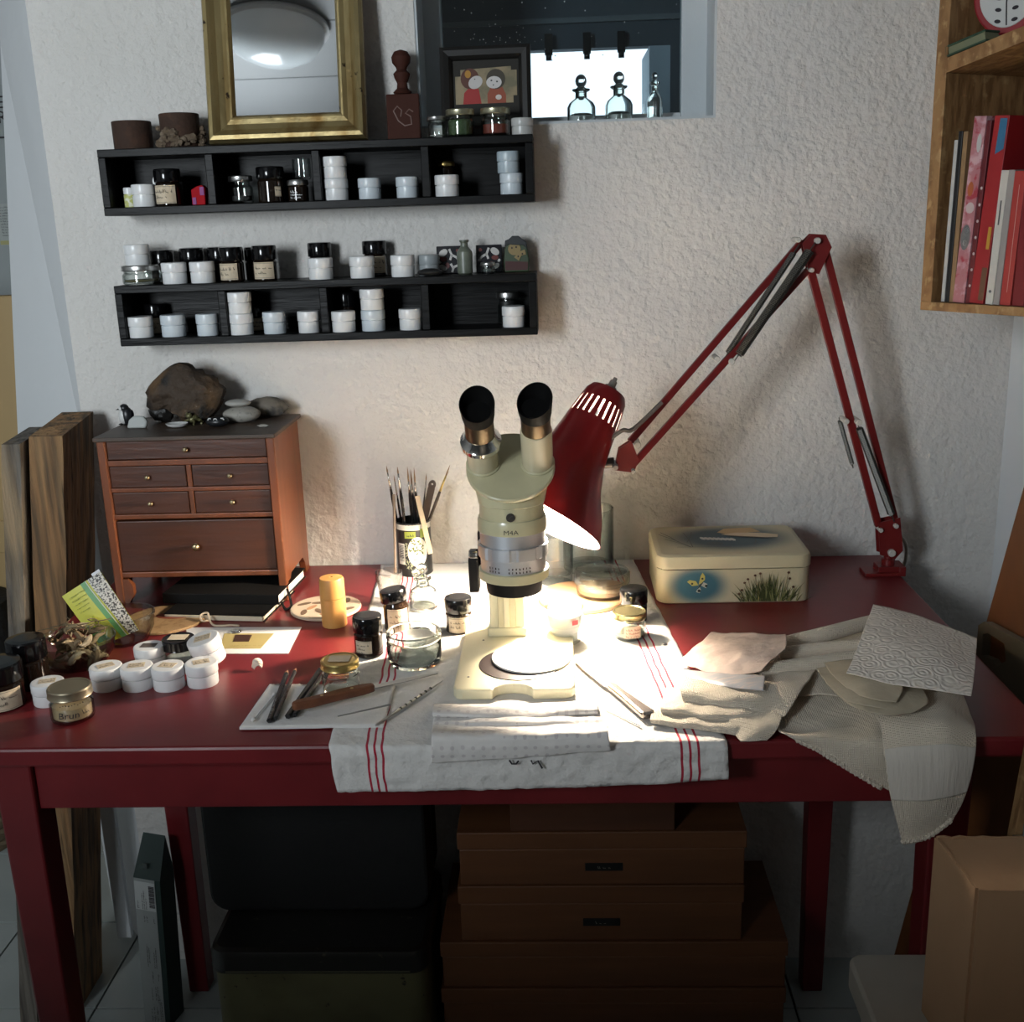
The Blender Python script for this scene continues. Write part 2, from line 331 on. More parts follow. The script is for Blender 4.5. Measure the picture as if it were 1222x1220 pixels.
wall_shelf('wall_shelf', 'lower black wooden wall shelf with four compartments, above the drawer chest', 1.1655, 1.2635, (-.547, -.380, -.214))
ZU, ZUT, ZL, ZLT = 1.3866, 1.4757, 1.1781, 1.2637
# ---------------------------------------------------------------- jars
JM = {}
def jm(key, fn):
    if key not in JM: JM[key] = fn()
    return JM[key]
def white_jar(loc, label, r=.0195, h=.034, mat=None, group=None, lid_label=False, rz=0, tilt=None):
    mat = mat or WHITEP; k = (round(r, 4), round(h, 4), mat.name)
    j = thing('cream_jar', label, 'jar', loc, rz, group)
    if tilt: j.rotation_euler = tilt
    link('body', jm(('wb',)+k, lambda: MB().lathe([(r*.93, 0), (r*.96, .0015), (r*.96, h*.505), (r*.86, h*.515), (r*.86, h*.57)], 36).mesh('jar_body', mat)), j)
    l = link('lid', jm(('wl',)+k, lambda: MB().lathe([(r*.84, h*.548), (r*.985, h*.548), (r, h*.565), (r, h-.002), (r*.97, h-.0004), (r*.9, h)], 36).mesh('jar_lid', mat)), j)
    if lid_label:
        MB().box(-r*.5, r*.5, -r*.35, r*.35, h+.0001, h+.0005).build('lid_label', PAPERL if lid_label is True else lid_label, l, False)
        t = MB(); rg = random.Random(hash((loc[0], 1))); [scrawl(t, rg, -r*.42, r*.42, q*r, r*.2, lambda u, v: (u, v, h+.0008), .0006) for q in (.08, -.2)]; t.build('handwriting', INK, l, False)
    return j
def dark_jar(loc, label, r=.0205, h=.057, lid_h=.42, paper=None, group=None, rz=0, lid=None, body=None, seed=1, lines=2, lid_tilt=0):
    j = thing('amber_jar', label, 'jar', loc, rz, group); hl = h*(1-lid_h); body = body or DARKG; lid = lid or BLACKP
    b = link('body', jm(('db', r, h, lid_h, body.name), lambda: MB().lathe([(r*.88, 0), (r*.95, .0018), (r*.95, hl*.88), (r*.84, hl*.97), (r*.8, hl+.003)], 36).mesh('jar_body', body)), j)
    l = link('lid', jm(('dl', r, h, lid_h, lid.name), lambda: MB().lathe([(r*.97, 0), (r*.99, .001), (r*.99, h-hl-.003), (r*.93, h-hl-.0008), (r*.6, h-hl)], 36).mesh('jar_lid', lid)), j)
    l.location.z = hl
    if lid_tilt: l.rotation_euler = (0, lid_tilt, 0); l.location = (-.002, 0, hl+r*abs(sin(lid_tilt)))
    if paper:                                           # (angle span, low z fraction, high z fraction, centre angle)
        sp, a, c, an = paper; R1 = r*.95+.0004; fn = cyl_map(R1, 0, an); hw = R1*sp/2
        p = MB().grid(lambda u, v: fn((u-.5)*2*hw, hl*(a+(c-a)*v)), 10, 1).build('paper_label', PAPERL, j, False)
        rg = random.Random(seed); t = MB(); f2 = cyl_map(R1+.0004, 0, an); hh = hl*(c-a)
        for q in range(lines): scrawl(t, rg, -hw*.8, hw*(.75 if q == 0 else .2), hl*a+hh*(.62-.3*q), hh*.17, f2, .0007)
        for q in (.07, .93): t.ribbon([(-hw*.95+hw*1.9*i/8, hl*a+hh*q) for i in range(9)], .0004, f2)
        t.build('handwriting', INK, p, False)
    return j
def glass_jar(loc, label, r, h, lid=None, fill=None, fill_h=.5, group=None, lid_h=.2, cat='jar', name='glass_jar', rz=0, neck=.85, gl=None):
    j = thing(name, label, cat, loc, rz, group); hl = h*(1-lid_h) if lid else h; g = gl or CLEAR
    pro = [(r*.85, 0), (r*.97, .002), (r, hl*.15), (r, hl*.72), (r*neck, hl*.86), (r*neck, hl)]
    pin = [(max(q-.0018, .001), z) for q, z in reversed(pro)]; pin[-1] = (r*.8, .004); pin[-2] = (r-.003, .005)
    MB().lathe(pro+pin, 40, cap=(True, True)).build('glass_body', g, j, False)
    if fill: MB().lathe([(r*.8, .0042), (r-.0032, .006), (r-.003, hl*fill_h)], 32).build('contents', fill, j, False)
    if lid:
        rl = r*max(neck, .97)+.0012; zz = h-hl
        MB().lathe([(rl, 0), (rl+.0006, .001), (rl, .0022), (rl, zz-.0015), (rl-.001, zz), (rl-.003, zz), (rl-.004, zz-.0008)], 40).build('lid', lid, j, False).location.z = hl
    return j
g_lo = 'white jars on the lower shelf'; g_up = 'white jars in the upper shelf'
def place(kind, n, *a, **k): return (white_jar if kind == 'w' else dark_jar)(*a, **k)
# upper shelf, inside
v = thing('sample_vial', 'small vial with yellow green label beside white jar in upper shelf', 'vial', (-.690, -.07, ZU))
MB().lathe([(.0085, 0), (.0088, .001), (.0088, .019), (.0075, .021)], 20).build('body', M('yellow_green_print', (.50, .52, .16), .5, var=(160, (.75, .75, .6), .5, .6)), v, False)
MB().lathe([(.0088, .021), (.0088, .030), (.0078, .031)], 20).build('cap', WHITEP, v, False)
white_jar((-.664, -.075, ZU), 'white plastic jar between small vial and labelled black jar', .019, .035)
dark_jar((-.623, -.075, ZU), 'black jar with handwritten paper label in upper shelf, first compartment', .0214, .058, .36, (2.0, .10, .86, -.15), seed=3)
t = MB(); t.tube([(.008*cos(a)*1.0, 0, .009*sin(a)) for a in [2*pi*k/16 for k in range(17)]], .0022, 8, cap=False); t.tube([(.0, 0, -.009), (.004, 0, -.03)], .0022, 8)
o = t.build('scissor_handle', M('white_handle', (.7, .7, .68), .3)); o.location = (-.652, -.035, ZU+.0405); tag(o, 'white ring handle standing behind white jar in upper shelf', 'handle')
o = thing('toy_brick', 'small red and lilac toy piece beside the labelled black jar', 'toy', (-.574, -.07, ZU))
rm = M('red_toy_plastic', (.38, .006, .012), .7, spec=.15); MB().prism([(-.0115, 0), (.010, 0), (.0115, .026), (.007, .031), (-.002, .029), (-.0115, .024)], -.009, .009).build('body', rm, o, False, .0015)
for b in ((.003, .010, .015, .028), (-.010, -.004, .001, .012)): boxpart('lilac_patch', M('lilac_plastic', (.30, .10, .26), .7, spec=.15), o, b[0], b[1], -.0102, -.0085, b[2], b[3], .0004, False)
glass_jar((-.506, -.07, ZU), 'small clear jar with silver lid in upper shelf, second compartment', .0185, .043, SILV, M('dark_residue', (.02, .02, .02), .6), .35, neck=.8)
dark_jar((-.457, -.07, ZU), 'tall black glossy jar in the middle of second upper compartment', .0225, .056, .34, (.5, .25, .65, .75), seed=8, lines=1)
dark_jar((-.412, -.076, ZU), 'small black jar with white print and silver lid under clear jar', .0172, .034, .26, None, lid=SILV)
t = MB(); f = cyl_map(.0172, ZU, 0)
for q, (a, b, hh) in enumerate(((-.010, .004, .0036), (-.010, .009, .0018), (-.010, .008, .0018))): scrawl(t, random.Random(q), a, b, .014-q*.0042, hh, lambda u, v: tuple(V(f(u, v))+V((-.412, -.076, 0))), .0007, .1)
p_ = [o for o in COL.objects if o.get('label', '').startswith('small black jar with white print')][0]; t.build('print', WHITEP, p_)
glass_jar((-.405, -.072, ZU+.0342), 'clear glass pot upside down on top of black printed jar', .0148, .031, None, None, neck=.97)
def stack(x, y, z, lab, r=.0195, h=.0335, m2=None, n=2, dx=0, grp=None):
    for i in range(n): white_jar((x+dx*i, y, z+i*(h+.0002)), ('bottom ' if i == 0 else 'top ')+lab, r, h, (m2 if (m2 and i == 0) else None), grp)
stack(-.351, -.074, ZU, 'white jar of the stacked pair beside the divider in upper shelf')
white_jar((-.297, -.074, ZU), 'single bluish white jar in upper shelf beside the stacked pair', .0182, .0325, WHITEP2)
white_jar((-.236, -.074, ZU), 'single bluish white jar next to the third divider in upper shelf', .0182, .0325, WHITEP2)
white_jar((-.172, -.078, ZU), 'white jar in front of gold lidded jar in upper shelf', .0195, .033)
dark_jar((-.178, -.034, ZU), 'dark jar with gold lid behind white jar in upper shelf', .0165, .056, .14, None, lid=GOLD)
white_jar((-.069, -.074, ZU), 'lower bluish jar of leaning stack at upper shelf end', .0187, .0325, WHITEP2)
white_jar((-.073, -.074, ZU+.0327), 'upper bluish jar of offset stack at upper shelf end', .0182, .033, M('pale_blue_plastic', (.42, .50, .55), .3))
# upper shelf, on top
RUST = M('rusty_iron', (.040, .019, .011), .85, bump=(90, .002, 6), var=(35, (.07, .030, .015), .5, .7))
o = MB().lathe([(.0285, 0), (.0305, .001), (.0310, .043), (.0300, .044), (.0290, .043), (.0275, .006), (.02, .004)], 40).build('rusty_tin', RUST); o.location = (-.680, -.052, ZUT); tag(o, 'plain rusty iron tin on the upper shelf end', 'tin')
o = thing('crusted_tin', 'rusty tin with crumbly crust, between plain tin and mirror', 'tin', (-.602, -.050, ZUT))
MB().lathe([(.027, 0), (.030, .002), (.0315, .052), (.0305, .053), (.0295, .052), (.0275, .006), (.02, .004)], 40).build('body', RUST, o, False)
rng = random.Random(5); cm = M('earth_crust', (.12, .085, .055), .95, bump=(200, .002), var=(60, (.22, .17, .12), .5, .7)); cr_ = MB()
for k in range(70):
    a = rng.uniform(0, 2*pi); z = abs(rng.gauss(0, .011))+.004; q = rng.uniform(.003, .0075); cr_.ball((.031*cos(a)*1.06, .031*sin(a)*1.0, z), q*1.2, q, q*.8, 8, 6, fn=star_noise(k, 2, .6))
cr_.build('crust', cm, o, False)
# gold framed mirror leaning on the wall
mir = thing('wall_mirror', 'leaning mirror in a worn antique gold frame on the upper shelf', 'mirror', (-.421, -.070, ZUT+.002)); mir.rotation_euler = (R(-8), 0, 0)
GF = M('antique_gold_leaf', (.36, .28, .13), .42, .7, bump=[(60, .0012, 5)], var=[((30, 30, 6), (.20, .12, .035), .5, .72), (70, (.03, .018, .01), .66, .72)])
prof = [(0, 0), (0, .012), (.004, .021), (.010, .0225), (.014, .019), (.020, .012), (.029, .0085), (.036, .011), (.039, .0105), (.042, .006), (.044, .002)]
mw, mh = .126, .47; w = MB(); vs = []
for d, hgt in prof: vs += [(-mw+d, -hgt, d), (mw-d, -hgt, d), (mw-d, -hgt, mh-d), (-mw+d, -hgt, mh-d)]
fs = [(i*4+k, i*4+(k+1) % 4, (i+1)*4+(k+1) % 4, (i+1)*4+k) for i in range(len(prof)-1) for k in range(4)]
w.add(vs, fs); w.build('frame', GF, mir, False)
boxpart('mirror_glass', M('mirror_silver', (.78, .80, .80), .02, 1), mir, -mw+.040, mw-.040, -.003, -.001, .040, mh-.04, 0, False)
boxpart('backing', M('mirror_backing', (.12, .08, .05), .8), mir, -mw, mw, -.001, .003, 0, mh, 0, False)
# carved wooden paddle
PAD = M('dark_cherry_wood', (.055, .019, .013), .7, spec=.15, bump=((60, 60, 8), .0008), var=((30, 30, 5), (.05, .018, .012), .45, .7))
o = thing('carved_paddle', 'dark carved wooden mould paddle with turned handle on upper shelf', 'mould', (-.240, -.042, ZUT)); o.rotation_euler = (R(-4), 0, R(2))
MB().box(-.0265, .0265, -.008, .008, 0, .071).build('board', PAD, o, False, .002)
MB().lathe([(.012, .071), (.015, .074), (.009, .080), (.008, .088), (.012, .096), (.0135, .102), (.008, .108), (.009, .112), (.0145, .119), (.0155, .127), (.011, .135), (.003, .138)], 24).build('handle', PAD, o, False)
t = MB(); t.tube([(-.015, -.0085, .045), (-.008, -.0085, .030), (.002, -.0085, .022), (.013, -.0085, .024), (.012, -.0085, .036), (.004, -.0085, .041), (.010, -.0085, .047), (.016, -.0085, .043)], .0012, 6); t.tube([(-.015, -.0085, .045), (-.009, -.0085, .052), (-.002, -.0085, .046), (-.004, -.0085, .036)], .0011, 6); t.build('carving', M('pale_carving', (.20, .12, .10), .6), o, False)
# framed picture of two dolls
pf = thing('picture_frame', 'black frame with a picture of two painted dolls', 'picture frame', (-.108, -.012, ZUT)); pf.rotation_euler = (R(-5), 0, R(-2))
FB = M('black_frame', (.012, .011, .010), .45); w = MB(); vs = []; fw_, fh = .073, .142
for d, hg in ((0, 0), (0, .012), (.006, .016), (.014, .013), (.018, .008), (.020, .003)): vs += [(-fw_+d, -hg, d), (fw_-d, -hg, d), (fw_-d, -hg, fh-d), (-fw_+d, -hg, fh-d)]
w.add(vs, [(i*4+k, i*4+(k+1) % 4, (i+1)*4+(k+1) % 4, (i+1)*4+k) for i in range(5) for k in range(4)]); w.build('frame', FB, pf, False)
boxpart('mat_board', M('dark_mat', (.022, .020, .016), .8), pf, -.055, .055, -.003, -.001, .018, .124, 0, False)
pic = MB().prism([(-.041, .108), (-.041, .098), (-.050, .098), (-.050, .055), (.044, .055), (.044, .066), (.050, .066), (.050, .105), (.041, .105), (.041, .111)], -.0038, -.003).build('picture', M('tan_photo', (.30, .23, .13), .6, var=(30, (.16, .14, .08), .45, .6)), pf, False)
def pshape(poly, d, name, col): MB().prism(poly, -.0040-d, -.0038-d).build(name, M('print_'+name, col, .6), pic, False)
pshape([(-.038, .055), (-.036, .072), (-.028, .080), (-.012, .078), (-.008, .055)], 0, 'red_coat', (.33, .015, .012)); pshape([(.002, .055), (.002, .07), (.008, .080), (.026, .080), (.032, .068), (.032, .055)], 0, 'rust_coat', (.28, .06, .025))
pshape(ellipse(-.026, .094, .015, .016), .0002, 'brown_hair', (.09, .025, .012)); pshape(ellipse(.016, .092, .0155, .0155), .0002, 'dark_hair', (.045, .035, .02))
pshape(ellipse(-.017, .088, .012, .0095, rot=.5), .0004, 'pale_face', (.55, .52, .50)); pshape(ellipse(.013, .087, .0125, .0095), .0004, 'white_face', (.60, .57, .55))
pshape(ellipse(-.029, .101, .005, .006), .0006, 'yellow_flower', (.42, .20, .02))
for x, z, r in ((.009, .090, .0016), (.018, .088, .0016), (.012, .083, .0012), (-.018, .093, .001)): pshape(ellipse(x, z, r, r*.8, 10), .0006, 'eye', (.02, .02, .02))
pshape(ellipse(.020, .064, .005, .004), .0004, 'white_flower', (.6, .55, .5))
glass_jar((-.186, -.056, ZUT), 'smallest clear jar with silver lid beside the carved paddle', .0145, .034, SILV, M('pale_powder', (.5, .5, .48), .9), .2)
glass_jar((-.148, -.058, ZUT), 'clear jar of dark green stuff with pale lid on upper shelf', .0222, .043, M('pale_gold_lid', (.55, .52, .36), .3, .9), M('moss_green', (.05, .085, .03), .9, bump=(200, .002)), .8, lid_h=.22)
glass_jar((-.092, -.058, ZUT), 'clear jar of red brown powder with pale lid on upper shelf', .0232, .043, MC['pale_gold_lid'], M('red_brown_powder', (.20, .035, .02), .9), .55, lid_h=.22)
white_jar((-.050, -.055, ZUT), 'low translucent white pot behind the red powder jar', .0175, .027, M('milky_plastic', (.50, .50, .48), .3))
# lower shelf, on top
glass_jar((-.688, -.064, ZLT), 'flat clear jar with silver lid under white jar on lower shelf', .0305, .031, SILV, M('olive_paste', (.14, .12, .045), .7), .35, lid_h=.30, neck=.9)
white_jar((-.691, -.064, ZLT+.0313), 'white jar sitting on the flat silver lidded jar', .0205, .033)
dark_jar((-.664, -.030+.004, ZLT), 'unlabelled black jar behind the flat silver lidded jar', .0205, .054, .42, group=None)
for i, (x, l) in enumerate(((-.628, 'white jar on lower shelf top beside the flat silver lidded jar'), (-.581, 'white jar on lower shelf top beside the labelled black jars'))): white_jar((x, -.076, ZLT), l, .0203, .034)
dark_jar((-.612, -.028, ZLT), 'black jar standing behind the gap of two white jars', .0205, .056)
dark_jar((-.566, -.028, ZLT), 'black jar half hidden behind labelled jar on lower shelf', .0195, .056)
dark_jar((-.533, -.070, ZLT), 'black jar with two line paper label beside the white jars', .0203, .056, .40, (1.9, .10, .88, -.25), seed=21)
dark_jar((-.478, -.070, ZLT), 'black jar with wide paper label beside a bare stretch of shelf', .0203, .057, .40, (1.9, .10, .88, .05), seed=33)
dark_jar((-.505, -.026, ZLT), 'black jar behind the pair of labelled jars', .018, .054)
dark_jar((-.395, -.028, ZLT), 'black jar directly behind a lone white jar on lower shelf', .0200, .058, .40)
white_jar((-.385, -.078, ZLT), 'white jar in front of a lone black jar on lower shelf', .0203, .034)
dark_jar((-.303, -.027, ZLT), 'black jar with label behind two white jars near the little bottle', .0205, .058, .38, (1.3, .15, .9, .5), seed=5)
white_jar((-.317, -.077, ZLT), 'white jar half covering a labelled black jar on lower shelf', .0203, .0345)
white_jar((-.250, -.077, ZLT), 'white jar alone before the greyish jar on lower shelf', .0198, .0345)
white_jar((-.210, -.055, ZLT), 'greyish jar beside the patterned tile on lower shelf', .0180, .033, M('grey_plastic', (.30, .33, .34), .35))
o = MB().ball((0, 0, .006), .021, .012, .006, 20, 10, fn=star_noise(3, 1.5, .15)).build('dark_pebble', M('black_stone', (.012, .012, .012), .5)); o.location = (-.205, -.087, ZLT); tag(o, 'flat dark pebble in front of greyish jar on lower shelf', 'stone')
def pattern_tile(x, label, flip):
    o = thing('patterned_tile', label, 'tile', (x, -.030, ZLT)); o.rotation_euler = (R(-8), 0, 0)
    MB().box(-.0215, .0215, -.003, .003, 0, .045).build('tile_body', M('black_glaze', (.012, .012, .016), .2), o, False, .001)
    t = MB(); f = -1 if flip else 1
    for pl in (ellipse(-.010*f, .034, .008, .0055, 12, .6*f), ellipse(-.011*f, .010, .007, .004, 12, -.5*f)): t.prism(pl, -.0036, -.003)
    for pts in ([(.0, .040), (.004*f, .030), (.001*f, .022)], [(.004*f, .030), (.012*f, .026), (.017*f, .019)], [(.002*f, .016), (.006*f, .008), (.004*f, .002)], [(.006*f, .010), (.014*f, .013)], [(-.018*f, .021), (-.015*f, .017)]): t.ribbon(pts, .0038, lambda u, v: (u, -.0035, v))
    t.build('white_motif', M('white_glaze', (.55, .53, .50), .3), o, False)
    t = MB()
    for pl in (ellipse(-.010*f, .024, .006, .004, 10), ellipse(-.004*f, .013, .004, .005, 10), ellipse(.014*f, .037, .003, .003, 10)): t.prism(pl, -.0034, -.003)
    t.build('red_motif', M('red_glaze', (.13, .02, .015), .3), o, False)
pattern_tile(-.178, 'black patterned tile next to the greyish jar and dark pebble', False); pattern_tile(-.112, 'black patterned tile behind the tiny glass pot', True)
o = MB().lathe([(.010, 0), (.0125, .002), (.0130, .03), (.0125, .036), (.0062, .044), (.0058, .050), (.0078, .052), (.0078, .0545), (.0045, .0545)], 24).build('stoneware_bottle', M('grey_green_glaze', (.16, .18, .14), .35, var=((20, 20, 40), (.07, .08, .06), .4, .7))); o.location = (-.150, -.060, ZLT); tag(o, 'little grey green bottle between two patterned tiles', 'bottle')
glass_jar((-.112, -.065, ZLT), 'tiny glass pot between little bottle and painted figure', .0115, .018, SILV, M('grey_fill', (.1, .12, .11), .8), .6, lid_h=.3)
o = thing('painted_figure', 'small painted wooden figure with green coat and dark hat', 'figurine', (-.066, -.035, ZLT))
MB().prism([(-.020, 0), (.020, 0), (.021, .018), (.018, .040), (.012, .050), (-.010, .050), (-.018, .040), (-.021, .02)], -.005, .005).build('body', M('green_paint', (.035, .06, .025), .5), o, False, .002)
MB().prism([(-.019, .040), (-.014, .045), (.0, .043), (.012, .043), (.018, .036), (.017, .048), (.010, .053), (.004, .058), (-.006, .058), (-.012, .053), (-.018, .051)], -.007, .004).build('hat', M('dark_hat_paint', (.012, .014, .016), .5), o, False, .001)
MB().prism(ellipse(-.003, .037, .0105, .010, 16), -.0065, -.004).build('face', M('yellow_face_paint', (.27, .19, .07), .5), o, False)
MB().prism([(-.004, .024), (.004, .018), (.008, .026), (.016, .028), (.014, .036), (.006, .033)], -.0072, -.004).build('hand_patch', MC['yellow_face_paint'], o, False)
MB().prism([(-.019, .003), (.018, .003), (.019, .016), (-.019, .018)], -.0062, -.004).build('red_skirt', M('dark_red_skirt', (.06, .014, .012), .6), o, False)
for x, z in ((-.007, .039), (0, .040), (.003, .025), (.010, .029)): MB().prism(ellipse(x, z, .0013, .0016, 8), -.0076, -.006).build('eye', INK, o, False)
# lower shelf, inside
white_jar((-.694, -.078, ZL), 'white jar before a dark jar in first lower compartment', .0205, .034)
dark_jar((-.684, -.032, ZL), 'dark jar behind white jar in first lower compartment', .0175, .052, .40, (1.6, .1, .9, .4), seed=9)
white_jar((-.639, -.077, ZL), 'bluish white jar in the middle of first lower compartment', .0203, .0355, WHITEP2)
white_jar((-.581, -.077, ZL), 'smaller bluish white jar next to first divider of lower shelf', .0187, .0355, WHITEP2)
stack(-.525, -.077, ZL, 'white jar of the stacked pair in second lower compartment', .0205, .0345)
dark_jar((-.512, -.030, ZL), 'dark jar behind the stacked pair in second lower compartment', .0165, .042, .4, (1.6, .1, .9, .5))
white_jar((-.469, -.077, ZL), 'bluish white jar alone in second lower compartment', .0187, .0355, WHITEP2)
white_jar((-.411, -.077, ZL), 'white jar next to the middle divider of lower shelf', .0187, .035)
white_jar((-.353, -.080, ZL), 'white jar before a black bottle in third lower compartment', .0198, .0335)
dark_jar((-.356, -.033, ZL), 'black bottle behind white jar in third lower compartment', .0165, .062, .4)
stack(-.304, -.077, ZL, 'jar of the stacked white and bluish pair in third lower compartment', .0198, .0338, WHITEP2)
white_jar((-.242, -.077, ZL), 'white jar next to the last divider of lower shelf', .0193, .034)
glass_jar((-.083, -.036, ZL), 'dark glass jar with silver lid at end of lower shelf', .0182, .054, SILV, M('black_fill', (.008, .008, .008), .5), .9, neck=.8)
white_jar((-.072, -.080, ZL), 'white jar before silver lidded jar at end of lower shelf', .0190, .0335)
# bottles in the niche
for x, y, r, hb, lab in ((.0465, .045, .0236, .044, 'round glass bottle with ball stopper, first from the doll picture'), (.109, .045, .0228, .046, 'round glass bottle with ball stopper in the middle of the sill'), (.1685, .050, .0128, .05, 'slim glass bottle with cut stopper at niche corner')):
    o = thing('stopper_bottle', lab, 'bottle', (x, y, nz0), 0, 'stoppered bottles on the niche sill')
    n_ = r*.42; pr = [(r*.9, 0), (r, .003), (r, hb*.62), (r*.85, hb*.78), (n_, hb*.95), (n_*.95, hb*1.15), (n_*1.5, hb*1.22), (n_*1.45, hb*1.27), (n_*.7, hb*1.27), (n_*.6, hb*.96), (r*.75, hb*.75), (r-.003, hb*.6), (r-.003, .006), (r*.5, .006)]
    MB().lathe(pr, 40).build('bottle_body', THICK, o, False)
    s_ = MB().lathe([(n_*.55, hb*1.0), (n_*.65, hb*1.26), (n_*.9, hb*1.29), (n_*.5, hb*1.36)], 20); s_.ball((0, 0, hb*1.36+r*.36), r*.40, r*.32, r*.45, 20, 12); s_.build('stopper', THICK, o, False)

# ---------------------------------------------------------------- little chest of drawers with the stones on it
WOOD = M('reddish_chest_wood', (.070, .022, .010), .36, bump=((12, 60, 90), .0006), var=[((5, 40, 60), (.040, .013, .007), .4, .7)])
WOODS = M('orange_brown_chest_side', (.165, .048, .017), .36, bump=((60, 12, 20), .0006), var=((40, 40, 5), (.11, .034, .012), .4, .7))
WOODT = M('dark_chest_top', (.045, .028, .018), .5, var=((8, 50, 8), (.075, .045, .028), .45, .7))
x0, x1, y0, y1, zt = -.741, -.458, -.195, -.022, 1.0320
ch = thing('drawer_chest', 'small old red brown wooden chest with six drawers and brass knobs', 'chest of drawers', (-.60, -.11, TZ))
boxpart('top_board', WOODT, ch, x0-.006, x1+.006, y0-.008, y1+.004, zt-.007, zt, .0015)
for x in (x0, x1-.011):
    p = [(y0, TZ), (y0+.024, TZ), (y0+.032, TZ+.022), (y0+.045, TZ+.034), (y1-.045, TZ+.034), (y1-.032, TZ+.022), (y1-.024, TZ), (y1, TZ), (y1, zt-.007), (y0, zt-.007)]
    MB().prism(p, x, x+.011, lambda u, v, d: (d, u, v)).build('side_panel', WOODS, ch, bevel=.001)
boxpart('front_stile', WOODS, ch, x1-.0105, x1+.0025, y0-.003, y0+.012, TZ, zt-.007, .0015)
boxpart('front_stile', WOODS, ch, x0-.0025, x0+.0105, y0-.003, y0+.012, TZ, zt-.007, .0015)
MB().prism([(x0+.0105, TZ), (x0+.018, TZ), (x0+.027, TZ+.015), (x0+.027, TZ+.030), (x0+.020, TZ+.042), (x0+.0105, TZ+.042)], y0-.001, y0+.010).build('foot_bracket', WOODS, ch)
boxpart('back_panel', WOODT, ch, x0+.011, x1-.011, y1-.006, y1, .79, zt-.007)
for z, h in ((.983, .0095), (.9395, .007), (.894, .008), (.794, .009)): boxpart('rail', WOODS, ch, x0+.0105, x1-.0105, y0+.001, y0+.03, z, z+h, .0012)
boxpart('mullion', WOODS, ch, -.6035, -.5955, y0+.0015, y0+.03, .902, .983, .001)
xa, xb = x0+.0115, x1-.0115
for a, b, z_0, z_1, rk in ((xa, xb, .9935, 1.0245, .0046), (xa, -.6043, .9470, .9822, .0042), (-.5947, xb, .9470, .9822, .0042), (xa, -.6043, .9027, .9388, .0042), (-.5947, xb, .9027, .9388, .0042), (xa, xb, .8040, .8905, .0062)):
    d = boxpart('drawer', WOOD, ch, a, b, y0+.002, y1-.01, z_0, z_1, .0015); c = (a+b)/2; zc = (z_0+z_1)/2
    MB().lathe([(rk*.55, 0), (rk*.5, rk*.9), (rk*.95, rk*1.15), (rk, rk*1.6), (rk*.7, rk*2.1), (rk*.25, rk*2.3)], 20, mat=rot_to((c, y0+.002, zc), (c, y0-1, zc))).build('knob', BRASS, d)
zc = zt
ROCKM = M('brown_rock', (.045, .028, .016), .75, bump=[(50, .008, 6)], var=[(18, (.12, .065, .026), .48, .66), (26, (.010, .008, .006), .52, .64), (70, (.26, .25, .22), .68, .74)])
# brown rock standing on its flat side
def outline(u): return cr([(-.072, 0, .028), (-.066, 0, .058), (-.045, 0, .080), (-.020, 0, .097), (.006, 0, .1), (.030, 0, .088), (.055, 0, .070), (.070, 0, .054), (.062, 0, .036), (.048, 0, .014), (.030, 0, .003), (-.010, 0, .001), (-.024, 0, .010), (-.034, 0, .026), (-.052, 0, .022), (-.072, 0, .028)], u)
w = MB(); n_ = 48; lay = [(-.026, .35), (-.023, .72), (-.012, .95), (.0, 1.0), (.012, .93), (.020, .7), (.024, .3)]; vs = []
for d, s_ in lay:
    for k in range(n_):
        p = outline(k/n_); q = V((p.x*s_, d, .047+(p.z-.047)*s_)); q += V((1, 1, 1))*.006*noise.noise(q*60); q.z = max(q.z, .0005); vs.append(q)
fs = [(i*n_+k, i*n_+(k+1) % n_, (i+1)*n_+(k+1) % n_, (i+1)*n_+k) for i in range(len(lay)-1) for k in range(n_)]+[tuple(range(n_)), tuple(range((len(lay)-1)*n_, len(lay)*n_))]
o = w.add(vs, fs, 0, True).build('brown_rock', ROCKM); o.location = (-.632, -.068, zc); tag(o, 'large dark brown rock standing on the drawer chest', 'rock')
def pebble(name, u, v, rx, ry, rz, mat, label, seed, dz=0, cat='stone', a=.12, rot=0):
    c = u; o = MB().ball((0, 0, rz*.96), rx, ry, rz, 20, 12, fn=star_noise(seed, 1.3, a)).build(name, mat); o.location = (c[0], c[1], zc+dz); o.rotation_euler = (0, 0, rot); return tag(o, label, cat)
GREYP = M('speckled_pale_stone', (.34, .32, .28), .7, var=[(140, (.20, .19, .17), .55, .7)], bump=(120, .0008))
GREYP2 = M('pale_grey_stone', (.40, .39, .36), .7, bump=(90, .0006)); SLATE = M('brown_grey_stone', (.16, .135, .105), .7, var=(30, (.05, .045, .04), .5, .6), bump=(70, .002))
LS = M('white_shell', (.62, .62, .60), .35)
def PZ(u, v): c_ = Vz[(u, v)]; return (c_[0], -.195+(c_[1]+.195)*.70, c_[2])
Vz = {(297, 503): (-0.5334, -0.0571, 1.0275), (286, 486): (-0.5565, -0.0215, 1.0275), (325, 497): (-0.5153, 0.0146, 1.0275), (172, 512): (-0.7016, -0.0968, 1.0275), (200, 503): (-0.6806, -0.0370, 1.0275), (215, 510): (-0.6355, -0.1055, 1.0275), (247, 501): (-0.6133, -0.0301, 1.0275), (264, 511): (-0.5666, -0.1069, 1.0275), (318, 510): (-0.4872, -0.1174, 1.0275), (161, 506): (-0.7353, -0.0457, 1.0275)}
c = PZ(297, 503); pebble('flat_stone', (c[0]-.003, c[1]+.015), 0, .032, .024, .0135, GREYP, 'speckled pale pebble under a flat white one on drawer chest', 2, a=.06)
pebble('flat_stone', (c[0]-.008, c[1]+.015), 0, .022, .016, .0062, GREYP2, 'flat white pebble balanced on the speckled pebble', 5, .0262, a=.06)
